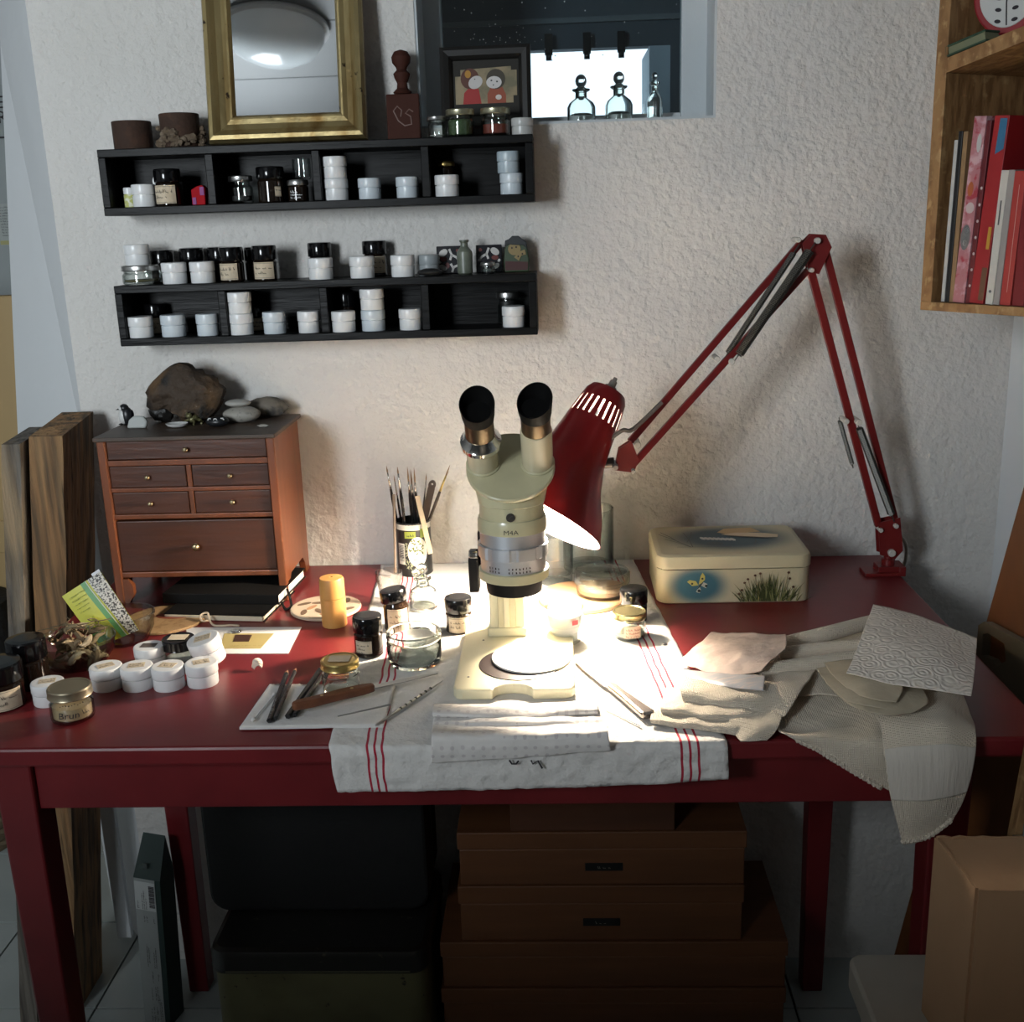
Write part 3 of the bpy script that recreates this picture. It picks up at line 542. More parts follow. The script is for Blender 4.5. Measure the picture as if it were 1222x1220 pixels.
c = PZ(325, 497); o = pebble('brown_stone', (c[0]+.012, -.040), 0, .034, .015, .0175, SLATE, 'brown grey broken stone behind the pebbles on drawer chest', 11, a=.3)
o = MB().prism([(-.018, 0), (.014, 0), (.017, .011), (.010, .020), (-.006, .021), (-.015, .014)], -.005, .004).build('sea_glass', M('frosted_sea_glass', (.40, .42, .40), .55), bevel=.003); c = PZ(172, 512); o.location = (c[0], c[1]+.004, zc); o.rotation_euler = (R(-18), 0, 0); tag(o, 'frosted grey piece of sea glass leaning on drawer chest', 'sea glass')
c = PZ(200, 503); pebble('black_lump', (c[0], c[1]+.02), 0, .019, .015, .016, M('black_mineral', (.010, .009, .008), .5, bump=(90, .003)), 'black rough mineral lump in front of the brown rock', 8, a=.35)
c = PZ(215, 510); o = MB().lathe([(.002, .002), (.010, .0008), (.016, .003), (.019, .0068), (.018, .0072), (.014, .0042), (.004, .0030)], 28).build('shell_dish', LS); o.location = (c[0], c[1]+.010, zc); o.scale = (1, .75, 1); tag(o, 'small white shell dish at front of drawer chest', 'shell')
# penguin
c = PZ(161, 506); o = thing('penguin_figurine', 'tiny black and white penguin figurine on drawer chest', 'figurine', (c[0], c[1]+.010, zc), R(-20)); BK = M('black_enamel', (.012, .013, .015), .35)
b_ = MB(); b_.ball((0, 0, .015), .0115, .010, .0155, 18, 12); b_.ball((-.002, -.002, .028), .0078, .0075, .0072, 16, 10); b_.build('body', BK, o, False)
MB().ball((-.004, -.0045, .014), .008, .007, .013, 16, 10).build('white_belly', LS, o, False); MB().ball((-.005, -.0055, .0275), .0052, .005, .0045, 12, 8).build('white_face', LS, o, False)
MB().lathe([(.0014, 0), (.0002, .005)], 8, mat=rot_to((-.0075, -.0095, .027), (-.011, -.016, .0262))).build('beak', BK, o, False)
for s_ in (-1, 1):
    MB().ball((s_*.0112, 0, .016), .002, .005, .0095, 10, 8).build('wing', BK, o, False); MB().ball((-.003+s_*.005, -.006, .0012), .004, .006, .0013, 10, 6).build('foot', BK, o, False)
# frog
c = PZ(247, 501); o = thing('frog_figurine', 'tiny bronze frog figurine in front of the brown rock', 'figurine', (c[0]-.003, c[1]-.012, zc), R(-30)); FM = M('bronze_green', (.16, .15, .07), .4, .4)
b_ = MB(); b_.ball((0, 0, .008), .007, .010, .0075, 14, 10); b_.ball((-.001, -.009, .015), .0058, .0055, .0045, 12, 8); b_.ball((.003, -.010, .019), .0017, None, None, 8, 6); b_.ball((-.005, -.010, .019), .0017, None, None, 8, 6)
for s_ in (-1, 1): b_.tube([(s_*.005, -.006, .008), (s_*.011, -.010, .005), (s_*.013, -.014, .001)], [.0022, .0018, .0016], 8); b_.tube([(s_*.006, .005, .006), (s_*.013, .002, .007), (s_*.010, .009, .0015), (s_*.014, .002, .0012)], [.003, .0026, .002, .0015], 8)
b_.build('body', FM, o, False)
c = PZ(264, 511); o = thing('painted_pebble', 'black pebble painted with white flowers on drawer chest', 'stone', (c[0], c[1]+.010, zc))
MB().ball((0, 0, .0085), .0195, .014, .0088, 22, 12).build('pebble', BK, o, False)
for x in (-.0105, 0, .0105):
    y = -.0098+.003*abs(x)/.01; f = MB()
    for k in range(6): a = k*pi/3; f.ball((x+.0024*cos(a), y-.0016-.0*sin(a), .0128+.0022*sin(a)), .0013, .0008, .0012, 8, 6)
    f.build('painted_flower', LS, o, False)
c = PZ(318, 510); o = MB().ball((0, 0, .002), .009, .0025, .0022, 14, 8, fn=star_noise(4, 3, .4)).build('twig_fragment', GREYP); o.location = (c[0], c[1]+.003, zc); tag(o, 'tiny pale fragment near the chest top corner', 'fragment')
# ---------------------------------------------------------------- old timbers and basket beside the table
OAK = M('weathered_oak', (.30, .160, .068), .85, bump=[((70, 70, 5), .006, 8), ((160, 160, 8), .003, 4)], var=[((60, 60, 2.5), (.10, .065, .036), .42, .6), ((16, 16, 1.2), (.46, .27, .12), .5, .7), ((110, 110, 3), (.03, .02, .012), .6, .7)])
OAKG = M('grey_weathered_oak', (.17, .15, .125), .9, bump=[((80, 80, 5), .007, 8)], var=[((70, 70, 3), (.07, .06, .05), .42, .6), ((14, 14, 2), (.27, .20, .12), .52, .66)])
def timber(name, label, foot, top, mats, seed, segs=40):
    w = MB(); n_ = len(foot); vs = []; mi = []
    rg = random.Random(seed)
    for j in range(segs+1):
        t_ = j/segs
        for k in range(n_):
            a, b = V(foot[k]), V(top[k]); p = a.lerp(b, t_); p += V((noise.noise(V((k*3, t_*9, seed)))*.004, noise.noise(V((k*5, t_*7, seed+9)))*.004, 0)); vs.append(p)
    fs = [(j*n_+k, j*n_+(k+1) % n_, (j+1)*n_+(k+1) % n_, (j+1)*n_+k) for j in range(segs) for k in range(n_)]+[tuple(reversed(range(n_))), tuple(segs*n_+k for k in range(n_))]
    o = w.add(vs, fs).build(name, mats, bevel=0); return tag(o, label, 'timber')
def loop(x0, x1, y0, y1, z, n=4, zb=0):
    pts = [(x0+(x1-x0)*i/n, y0, z) for i in range(n)]+[(x1, y0+(y1-y0)*i/n, z+zb*i/n) for i in range(n)]+[(x1-(x1-x0)*i/n, y1, z+zb) for i in range(n)]+[(x0, y1-(y1-y0)*i/n, z+zb*(1-i/n)) for i in range(n)]
    return pts
t1 = timber('oak_timber', 'wide weathered oak timber standing beside the table', loop(-1.000, -.943, -.165, -.040, FZ), loop(-.868, -.812, -.165, -.035, 1.030, zb=.018), OAK, 3)
t2 = timber('oak_timber', 'narrow grey weathered oak timber against the wider one', loop(-1.042, -1.010, -.185, -.090, FZ), loop(-.905, -.8745, -.185, -.085, 1.022, zb=.010), OAKG, 8)
bk = (-1.3920, 0.5000, 0.2296)
BW = M('woven_wicker', (.13, .095, .055), .8); b = thing('wicker_basket', 'dark woven wicker basket on the passage floor', 'basket', (-1.475, .5, FZ))
for k in range(26):
    z = .006+k*.0165; r = .135+.045*(k/25)**.6
    MB().tube([((r+.004*cos(a*15+k*pi))*cos(a), (r+.004*cos(a*15+k*pi))*sin(a), z) for a in [2*pi*q/90 for q in range(91)]], .0095, 6, cap=False).build('weave_strand', BW, b, False)
for k in range(30): a = 2*pi*k/30; MB().tube([(.131*cos(a), .131*sin(a), 0), (.160*cos(a), .160*sin(a), .1), (.174*cos(a), .174*sin(a), .43)], .005, 5).build('stake', BW, b, False)
MB().lathe([(.13, .0), (.135, .004)], 30).build('bottom', BW, b, False)
MB().lathe([(.12, .40), (.168, .425), (.176, .45), (.182, .47), (.15, .60), (.10, .62), (.02, .60)], 30, cap=(True, True)).build('dark_lining', M('dark_cloth', (.015, .014, .013), .95, bump=(60, .006)), b, False)
# ---------------------------------------------------------------- jars at the left of the table
dark_jar((-.744, -.588, TZ), 'black jar with cream label at the table end', .0318, .062, .40, (1.7, .06, .80, .55), seed=12)
dark_jar((-.734, -.525, TZ), 'plain black jar behind the cream labelled jar at table end', .0262, .070, .40)
white_jar((-.683, -.581, TZ), 'white jar with paper lid label beside the brown paste jar', .0211, .030, lid_label=True, rz=.3)
BJ = glass_jar((-.630, -.630, TZ), 'glass jar of beige paste with handwritten name and metal lid', .0268, .0445, M('dull_brass_lid', (.42, .36, .25), .35, .9), M('beige_paste', (.52, .38, .22), .7), .62, lid_h=.27)
t = MB(); f = cyl_map(.0272, .0105, .36); text_on(t, 'Brun', .0125, lambda u, v: f(u*1.1-.003+v*.12, v)); scrawl(t, random.Random(6), .014, .024, .003, .007, f, .0009)
for k in range(9): t.ribbon([(-.012+k*.0035, .0165+(k % 3)*.0012), (-.011+k*.0035, .0172+(k % 2)*.001)], .0012, f)
t.build('handwriting', INK, BJ, False)
GB = [(.0005, .0035), (.040, .0035)]
def bowl(name, label, loc, r, h, cat='bowl', base=.7, th=.0025):
    o = thing(name, label, cat, loc); pr = [(r*base*.9, 0), (r*base, .002), (r*.93, h*.5), (r*.97, h*.85), (r*1.0, h*.93), (r, h), (r-th*.8, h), (r-th*1.1, h*.9), (r*.93-th, h*.5), (r*base-th, .005), (.002, .004)]
    MB().lathe(pr, 44).build('glass_body', CLEAR, o, False); return o
bowl('pod_bowl', 'glass bowl heaped with dried curled seed pods', (-.700, -.452, TZ), .0555, .040)
PODS = [M('dry_pod_%d' % i, c_, .75, bump=(60, .002), var=(40, tuple(q*.6 for q in c_), .45, .7)) for i, c_ in enumerate(((.22, .15, .08), (.27, .20, .11), (.13, .09, .045), (.33, .27, .18)))]
rng = random.Random(17)
for k in range(46):
    a = rng.uniform(0, 2*pi); lv = rng.random(); rr = rng.uniform(0, .040)*(1 if lv < .6 else .8); z = .010+lv*.048*(1-(rr/.06)**2); L_ = rng.uniform(.013, .024); yaw = rng.uniform(0, 2*pi); bend = rng.uniform(.6, 1.5)
    pts = []
    for q in range(9):
        s_ = (q/8-.5)*2; pts.append((L_*s_*cos(s_*bend*.3), L_*.55*(1-cos(s_*bend)), .005*sin(s_*2.5)*rng.uniform(.6, 1)))
    w = MB().tube(pts, [.0006, .0022, .0036, .0044, .0046, .0042, .0034, .0022, .0006], 8)
    pod = w.build('seed_pod', PODS[k % 4]); pod.location = (-.700+rr*cos(a), -.452+rr*sin(a), TZ+z); pod.rotation_euler = (rng.uniform(-.7, .7), rng.uniform(-.6, .6), yaw); tag(pod, ('tan', 'sandy yellow', 'dark brown', 'pale greyish')[k % 4]+' dried curled seed pod heaped in the glass bowl', 'seed pod', ('tan', 'sandy', 'dark', 'pale')[k % 4]+' dried pods in the glass bowl')
for k in range(9):
    a = rng.uniform(0, 2*pi); r0 = rng.uniform(.01, .045); b0 = V((r0*cos(a), r0*sin(a), .045)); pts = [b0+V((.010*q*cos(a+q*.7)*.35, .010*q*sin(a+q*.7)*.35, .0045*q-.0004*q*q)) for q in range(8)]
    o = MB().tube(pts, .0008, 5).build('tendril', PODS[2]); o.location = (-.700, -.452, TZ); tag(o, 'thin curled dry tendril rising from the pod bowl', 'tendril', 'tendrils in the pod bowl')
b2 = bowl('glass_bowl', 'clear faceted glass bowl holding the seed packet', (-.662, -.365, TZ), .045, .045)
# seed packet leaning in the second bowl
p0, p1, p2, p3 = (-0.7503, -0.3700, 0.8244), (-0.6910, -0.3600, 0.8595), (-0.6397, -0.3700, 0.7689), (-0.6979, -0.3850, 0.7489)
pk = thing('seed_packet', 'yellow and green seed packet with pictured seeds, tilted in glass bowl', 'seed packet', (p2[0], p2[1], TZ))
def PK(u, v, d): return tuple(V(p0).lerp(V(p1), u).lerp(V(p3).lerp(V(p2), u), v)+V((0, -1, .25)).normalized()*d)
w = MB(); w.grid(lambda u, v: PK(u, v, .0016*sin(pi*u)*sin(pi*v)+.0006), 12, 16); w.grid(lambda u, v: PK(u, v, -.0016*sin(pi*u)*sin(pi*v)-.0006), 12, 16); w.build('packet', M('packet_yellow', (.62, .60, .03), .35), pk)
def band(a, b, d, name, mat): MB().grid(lambda u, v: PK(a(v)+(b(v)-a(v))*u, v, .0018*sin(pi*(a(v)+(b(v)-a(v))*u))*sin(pi*v)+d), 8, 16).build(name, mat, pk)
cu = lambda v: .60+.10*sin(v*2.6)-.25*v+.25*v*v*1.2
SEED = M('printed_seeds', (.60, .57, .50), .4, var=[((380, 380, 380), (.03, .025, .02), .5, .54)])
band(lambda v: min(cu(v)+.06, 1), lambda v: 1, .0014, 'seed_picture', SEED)
band(cu, lambda v: cu(v)+.02, .0018, 'pale_line', M('pale_line', (.7, .7, .5), .4)); band(lambda v: cu(v)-.12, cu, .0014, 'green_band', M('packet_green', (.10, .32, .09), .4))
MB().grid(lambda u, v: PK(.06+.30*u*(v), .55+.40*v, .0024), 6, 8).build('green_corner', MC['packet_green'], pk)
MB().grid(lambda u, v: PK(.80+.2*u, -.04+.06*v, .0008), 3, 2).build('torn_edge', M('packet_foil', (.55, .55, .56), .3, .4), pk)
rg = random.Random(1); t = MB(); [scrawl(t, rg, .12, .50-.03*q, .10+.07*q, .02, lambda u, v: PK(u, v, .0027), .008, .2) for q in range(5)]; t.build('print', M('packet_print', (.35, .36, .05), .6), pk)
# white jars in rows
for x, y, l in ((-.623, -.535, 'front row white jar nearest the pod bowl'), (-.580, -.536, 'second white jar of the front row on red table'), (-.537, -.537, 'third white jar of the front row on red table'), (-.494, -.527, 'fourth white jar of the front row beside the shell')):
    white_jar((x, y, TZ), l, .0218, .0315, lid_label=True, rz=(x*37 % 1)-.3)
white_jar((-.590, -.462, TZ), 'white jar with dark lid patch behind the front row', .0215, .0305, lid_label=M('dark_label', (.12, .10, .09), .6))
glass_jar((-.552, -.447, TZ), 'clear jar with black lid and paper label behind white jars', .0225, .036, BLACKP, M('grey_paste', (.35, .36, .35), .6), .35, lid_h=.42, neck=.95)
o = boxpart('lid_label', PAPERL, [q for q in COL.objects if q.get('label') == 'clear jar with black lid and paper label behind white jars'][0], -.013, .013, -.010, .010, .0362, .0367, 0, False)
white_jar((-.503, -.460, TZ+.0062), 'tilted white jar leaning behind the front row', .0232, .037, lid_label=True, tilt=(R(7), R(-13), R(8)))
# cork half-round, notebooks, card, shell
o = thing('round_coaster', 'round cork coaster with a red picture, beside the notebooks', 'coaster', (-.632, -.283, TZ)); MB().lathe([(.062, 0), (.064, .001), (.064, .004), (.063, .005)], 48).build('cork', M('cork', (.36, .22, .10), .8, var=(90, (.26, .15, .06), .5, .65)), o, False)
MB().prism(ellipse(.012, .012, .030, .016, 24), .0051, .0055, lambda u, v, d: (u, v, d)).build('printed_patch', M('brick_print', (.22, .05, .025), .6), o, False)
NB = M('black_book_cloth', (.005, .005, .005), .6, spec=.15); PG = M('cream_pages', (.62, .54, .40), .85, bump=((2, 2, 400), .0004))
n2 = thing('notebook', 'cream paged notebook with cord lying under the black notebook', 'notebook', (-.545, -.215, TZ), R(-6))
boxpart('pages', PG, n2, -.082, .080, -.072, .072, .0012, .0085, 0, False); boxpart('cover', NB, n2, -.085, .083, -.070, .075, .0086, .0100, .0004, False); boxpart('cover', NB, n2, -.085, .083, -.070, .075, 0, .0012, .0003, False)
MB().tube([cr([(-.005, -.078, .0035), (-.012, -.088, .006), (-.018, -.080, .012), (-.008, -.076, .015), (.0, -.088, .008), (.010, -.096, .0025), (.024, -.096, .002), (.036, -.093, .002), (.050, -.0945, .002)], k/40) for k in range(41)], .0016, 8).build('cord', M('cotton_cord', (.60, .48, .34), .9), n2, False)
n1 = thing('notebook', 'thick black notebook with pale page edges under the drawer chest', 'notebook', (-.548, -.165, TZ+.0102), R(-5))
boxpart('pages', M('pale_pages', (.66, .64, .58), .85, bump=((2, 2, 500), .0004)), n1, -.098, .094, -.066, .066, .0018, .0150, 0, False)
for z in (0, .0151): boxpart('cover', NB, n1, -.100, .0965, -.070, .070, z, z+.0017, .0005, False)
boxpart('spine', NB, n1, -.100, .0965, -.0716, -.070, 0, .0168, .0006, False)
MB().tube([cr([(.097, -.03, .012), (.106, -.045, .004), (.112, -.06, -.006), (.106, -.070, -.008), (.097, -.06, .0)], k/20) for k in range(21)], .0022, 6).build('elastic', NB, n1, False)
cdp = [(-0.5882, -0.3151, 0.7500), (-0.4050, -0.3211, 0.7500), (-0.4007, -0.4268, 0.7500), (-0.5476, -0.4227, 0.7500)]
o = MB().add([(x, y, TZ+z) for z in (.0002, .0009) for x, y, _ in cdp], [(0, 1, 2, 3), (7, 6, 5, 4)]+[(i, (i+1) % 4, (i+1) % 4+4, i+4) for i in range(4)]).build('paper_card', M('white_card', (.78, .77, .75), .7)); tag(o, 'white card with gold rectangle lying on the red table', 'card')
def quad(name, pts, z, mat, par): MB().add([(p[0], p[1], TZ+z) for p in pts]+[(p[0], p[1], TZ+z+.0003) for p in pts], [(0, 1, 2, 3), (7, 6, 5, 4)]+[(i, (i+1) % 4, (i+1) % 4+4, i+4) for i in range(4)]).build(name, mat, par)
quad('gold_panel', [(-0.5187, -0.3443, 0.7500), (-0.4415, -0.3476, 0.7500), (-0.4463, -0.4075, 0.7500), (-0.5082, -0.4051, 0.7500)], .0010, M('matt_gold_print', (.46, .37, .15), .5), o); quad('dark_square', [(-0.4997, -0.3520, 0.7500), (-0.4735, -0.3531, 0.7500), (-0.4713, -0.3803, 0.7500), (-0.4957, -0.3793, 0.7500)], .0015, M('dark_print', (.05, .02, .012), .5), o)
t = MB(); sx = (-0.4654, -0.3970, 0.7500); scrawl(t, random.Random(3), sx[0]-.03, sx[0]+.02, sx[1], .003, lambda u, v: (u, v, TZ+.0016), .0006); t.build('print', M('faint_print', (.34, .27, .10), .6), o)
c = (-0.5024, -0.3380, 0.7500); o = MB().lathe([(.0085, 0), (.0090, .001), (.0085, .002), (.004, .003)], 24).build('glass_lens', THICK); o.location = (c[0], c[1], TZ+.0014); tag(o, 'small clear lens lying on the white card', 'lens')
c = (-0.4355, -0.4848, 0.7500); o = MB().grid(lambda u, v: (.0085*(v*1.3-.3)*cos((u-.5)*2.0)*1.0, .0080*sin((u-.5)*2.2)*(.35+.65*v), .006*cos((u-.5)*2.6)*(.4+.6*v)+.005*sin(v*3)+.0005*sin(u*40)), 24, 10).build('sea_shell', M('cream_shell', (.62, .55, .46), .4), solid=.0008); o.location = (c[0], c[1]+.004, TZ+.0015); o.scale = (1.35, 1.35, 1.35); o.rotation_euler = (R(20), R(-10), R(40)); tag(o, 'little ribbed sea shell on the red table', 'shell')
BAM = M('bamboo', (.52, .27, .075), .45, var=((40, 40, 4), (.45, .22, .055), .4, .7))
o = thing('bamboo_case', 'round bamboo needle case standing on the table', 'case', (-.355, -.312, TZ)); MB().lathe([(.0183, 0), (.0190, .001), (.0193, .046)], 36).build('tube', BAM, o, False); MB().lathe([(.0186, .0462), (.0192, .047), (.0188, .074), (.0175, .0775), (.0026, .0785), (.0024, .0782), (.0024, .0700)], 36).build('cap', BAM, o, False)
o = thing('round_tile', 'round cream painted coaster with brown leaf prints', 'coaster', (-.383, -.242, TZ)); MB().lathe([(.054, 0), (.0565, .0015), (.0565, .0045), (.055, .0055)], 48).build('disc', M('cream_glaze', (.50, .40, .29), .4), o, False)
rg = random.Random(11)
for k in range(12): a = k*2*pi/12+.2; rr = .040 if k % 2 else .022; MB().prism(ellipse(rr*cos(a), rr*sin(a), .012, .005, 14, a+.9), .0055, .0059, lambda u, v, d: (u, v, d)).build('leaf_print', M('brown_leaf_print', (.12, .075, .045), .5) if k % 3 else M('tan_leaf_print', (.38, .20, .10), .5), o, False)

# ---------------------------------------------------------------- striped tea towel under the microscope
ZT = TZ+.0022
def cloth_mat(name, col, sc, dist, rough=.95, var=None):
    return M(name, col, rough, bump=[(sc, dist, 2)], var=var, sheen=.1, spec=.2)
TOW = M('white_linen', (.72, .70, .67), .95, bump=[(45, .005, 3), (400, .0006, 2)], spec=.2, sheen=.1)
nt = TOW.node_tree; b = nt.nodes['Principled BSDF']; uv = nt.nodes.new('ShaderNodeUVMap'); uv.uv_map = 'UVMap'; sp = nt.nodes.new('ShaderNodeSeparateXYZ'); nt.links.new(uv.outputs[0], sp.inputs[0]); last = None
for u0 in (.097, .116, .135, .886, .907, .928):
    c1 = nt.nodes.new('ShaderNodeMath'); c1.operation = 'COMPARE'; c1.inputs[1].default_value = u0; c1.inputs[2].default_value = .0030; nt.links.new(sp.outputs[0], c1.inputs[0])
    if last: a_ = nt.nodes.new('ShaderNodeMath'); a_.operation = 'MAXIMUM'; nt.links.new(last, a_.inputs[0]); nt.links.new(c1.outputs[0], a_.inputs[1]); last = a_.outputs[0]
    else: last = c1.outputs[0]
mx = nt.nodes.new('ShaderNodeMix'); mx.data_type = 'RGBA'; mx.inputs[6].default_value = (.72, .70, .67, 1); mx.inputs[7].default_value = (.42, .025, .05, 1); nt.links.new(last, mx.inputs[0]); nt.links.new(mx.outputs[2], b.inputs['Base Color'])
def towel(u, v):
    xb = -.328+(.454)*u; xf = -.283+.470*u; L_ = .70; s_ = v*(L_+.075)
    hang = .054+.006*cos(u*2.2)-.012*max(0, u-.8)*5*.4
    if s_ <= L_: y = -.014-s_; z = .0012; x = xb+(xf-xb)*(s_/L_)
    else:
        t_ = (s_-L_)/.075; x = xf+.004*t_*(u-.5)+.010*(1-u)**4*t_; a = min(t_*4, 1)*pi/2; y = -.7145-.0062*sin(a)-.0015*max(0, t_-.25); z = .0012-.0065*(1-cos(a))-max(0, t_-.25)*hang*1.15
    k = V((x*26, y*26, z*26)); f_ = .0003 if s_ < L_-.03 else .0045
    return (x+.002*noise.noise(V((y*30, z*40, u))), y-((abs(noise.noise(k*1.6))+.5*abs(noise.noise(k*4.5)))*f_ if s_ > L_-.03 else 0), TZ+z+(noise.noise(k)*.0003 if s_ < L_-.02 else noise.noise(k)*.0012))
mb = MB().grid(towel, 90, 150); o = mb.build('tea_towel', TOW, solid=.0012, fix=False); tag(o, 'white linen tea towel with red stripes hanging over table edge', 'tea towel')
uvl = o.data.uv_layers.new(name='UVMap')
for lp in o.data.loops: i = lp.vertex_index; uvl.data[lp.index].uv = ((i % 91)/90, (i//91)/150)
em = MB(); e0 = (-0.0617, -0.7270, 0.7320); e1 = (-0.0361, -0.7270, 0.7306)
em.ribbon([(e0[0]-.006, e0[2]+.004), (e0[0]-.003, e0[2]-.001), (e0[0]+.002, e0[2]-.001), (e0[0]+.005, e0[2]+.003)], .0022, lambda u, v: (u, -.7290, v)); em.ribbon([(e1[0]-.006, e1[2]+.005), (e1[0]-.004, e1[2]), (e1[0]+.002, e1[2]+.004), (e1[0]+.007, e1[2]-.006)], .0022, lambda u, v: (u, -.7290, v)); em.build('embroidered_mark', INK, o)
# dotted kitchen paper over the front edge
DOT = M('dotted_kitchen_paper', (.74, .71, .68), .95, bump=(70, .002, 2), spec=.2); nt = DOT.node_tree; b = nt.nodes['Principled BSDF']
tc = nt.nodes.new('ShaderNodeTexCoord'); vo = nt.nodes.new('ShaderNodeTexVoronoi'); vo.voronoi_dimensions = '2D'; vo.inputs['Scale'].default_value = 82; vo.inputs['Randomness'].default_value = .12; sx_ = nt.nodes.new('ShaderNodeSeparateXYZ'); nt.links.new(tc.outputs['Object'], sx_.inputs[0]); sb_ = nt.nodes.new('ShaderNodeMath'); sb_.operation = 'SUBTRACT'; nt.links.new(sx_.outputs[2], sb_.inputs[0]); nt.links.new(sx_.outputs[1], sb_.inputs[1]); cb_ = nt.nodes.new('ShaderNodeCombineXYZ'); nt.links.new(sx_.outputs[0], cb_.inputs[0]); nt.links.new(sb_.outputs[0], cb_.inputs[1]); nt.links.new(cb_.outputs[0], vo.inputs['Vector'])
lt = nt.nodes.new('ShaderNodeMath'); lt.operation = 'LESS_THAN'; lt.inputs[1].default_value = .20; nt.links.new(vo.outputs['Distance'], lt.inputs[0]); mx = nt.nodes.new('ShaderNodeMix'); mx.data_type = 'RGBA'; mx.inputs[6].default_value = (.74, .71, .68, 1); mx.inputs[7].default_value = (.60, .56, .55, 1); nt.links.new(lt.outputs[0], mx.inputs[0]); nt.links.new(mx.outputs[2], b.inputs['Base Color'])
rows = [[(-0.1642, -0.6372, 0.7550), (-0.0598, -0.6423, 0.7560), (0.0424, -0.6360, 0.7550)], [(-0.1634, -0.6629, 0.7560), (-0.0587, -0.6743, 0.7590), (0.0445, -0.6617, 0.7560)], [(-0.1628, -0.6792, 0.7550), (-0.0564, -0.6841, 0.7560), (0.0467, -0.6803, 0.7550)], [(-0.1582, -0.7240, 0.7684), (-0.0547, -0.7260, 0.7681), (0.0479, -0.7240, 0.7701)], [(-0.1579, -0.7330, 0.7547), (-0.0528, -0.7340, 0.7582), (0.0493, -0.7330, 0.7618)], [(-0.1601, -0.7310, 0.7342), (-0.0534, -0.7320, 0.7410), (0.0512, -0.7310, 0.7479)]]
o = patch(rows, 60, 50, .0014, 45).build('kitchen_paper', DOT, solid=.0008, fix=False); tag(o, 'dotted white kitchen paper draped below the microscope base', 'kitchen paper')
rows = [[(-0.1690, -0.6130, 0.7540), (-0.0609, -0.6138, 0.7540), (0.0393, -0.6068, 0.7540)], [(-0.1664, -0.6420, 0.7630), (-0.0597, -0.6406, 0.7620), (0.0404, -0.6360, 0.7630)], [(-0.1648, -0.6564, 0.7630), (-0.0593, -0.6552, 0.7610), (0.0398, -0.6507, 0.7620)], [(-0.1642, -0.6554, 0.7580), (-0.0591, -0.6630, 0.7580), (0.0387, -0.6530, 0.7575)]]
patch(rows, 50, 16, .0012, 40, 3).build('rolled_fold', DOT, o, solid=.0008, fix=False)
# folded paper towel at the left with pencils
PT = M('white_paper_towel', (.74, .72, .69), .95, bump=(120, .0012, 3), spec=.2)
q = [(-0.3975, -0.5453, 0.7500), (-0.2261, -0.5536, 0.7500), (-0.2237, -0.6720, 0.7500), (-0.4022, -0.6742, 0.7500)]
def ptf(u, v, d): a = V(q[0]).lerp(V(q[1]), u); c = V(q[3]).lerp(V(q[2]), u); p = a.lerp(c, v); e = .002*noise.noise(V((u*40, 0, 7))) if v < .01 else 0; return (p.x, p.y+e, TZ+d+.0006*noise.noise(V((u*7, v*5, d*900))))
w = MB()
for d in (.0024, .0036, .0048): w.grid(lambda u, v: ptf(u, v, d), 50, 20)
o = w.build('paper_towel', PT, solid=.0008, fix=False); tag(o, 'folded white paper towel under pencils and knife', 'paper towel')
w = MB(); rg = random.Random(3)
for k in range(60): u = rg.random(); p = ptf(u, 0, .004); w.ball((p[0], p[1]+.0015, p[2]), .0014, .0011, .0011, 6, 4)
w.build('frayed_edge', PT, o, kind='stuff')
ZP = TZ+.0060
PBK = M('black_lacquer', (.010, .010, .011), .25); COPW = M('sharpened_wood', (.45, .23, .12), .5)
def pencil(tip, end, r, label, printed=False):
    a, c = V((tip[0], tip[1], ZP+r)), V((end[0], end[1], ZP+r)); o = thing('pencil', label, 'pencil', (c.x, c.y, ZP)); L_ = (c-a).length; m = rot_to(c, a)
    MB().lathe([(r*.9, 0), (r, .001), (r, L_-.014), (r*.95, L_-.013)], 6, mat=m, smooth=False).build('barrel', PBK, o); MB().lathe([(r*.95, L_-.013), (r*.35, L_-.003), (r*.12, L_)], 12, mat=m).build('point', COPW, o)
    if printed: t = MB(); f = lambda u, v: tuple(m @ V((v, r+.0002 if False else 0, u))+V((0, -.0004, r*.9))); scrawl(t, random.Random(2), .015, .06, -.0006, .0016, f, .0005, .2); t.build('print', M('silver_print', (.5, .5, .5), .4), o)
pencil((-0.3809, -0.5098, 0.7500), (-0.3667, -0.6660, 0.7500), .0036, 'black pencil with silver print beside the cotton swab', True); pencil((-0.3711, -0.5016, 0.7500), (-0.3610, -0.6592, 0.7500), .0032, 'thin black pencil lying along the printed pencil')
pencil((-0.3346, -0.4971, 0.7500), (-0.3462, -0.6550, 0.7500), .0040, 'thick black pencil crossing towards the wooden knife'); pencil((-0.3269, -0.5060, 0.7500), (-0.3388, -0.6505, 0.7500), .0034, 'black pencil between thick pencil and gold lidded jar')
a, c = (-0.3806, -0.5854, 0.7500), (-0.3886, -0.6585, 0.7500); o = thing('cotton_swab', 'white cotton swab lying on the folded paper towel', 'swab', (a[0], a[1], ZP)); MB().tube([(a[0], a[1], ZP+.0018), (c[0], c[1], ZP+.0018)], .0011, 8).build('stick', WHITEP, o)
for p, r_ in ((a, .0026), (c, .0028)): MB().ball((p[0], p[1], ZP+.0026), r_, r_*1.5, r_, 10, 8).build('cotton_tip', PT, o)
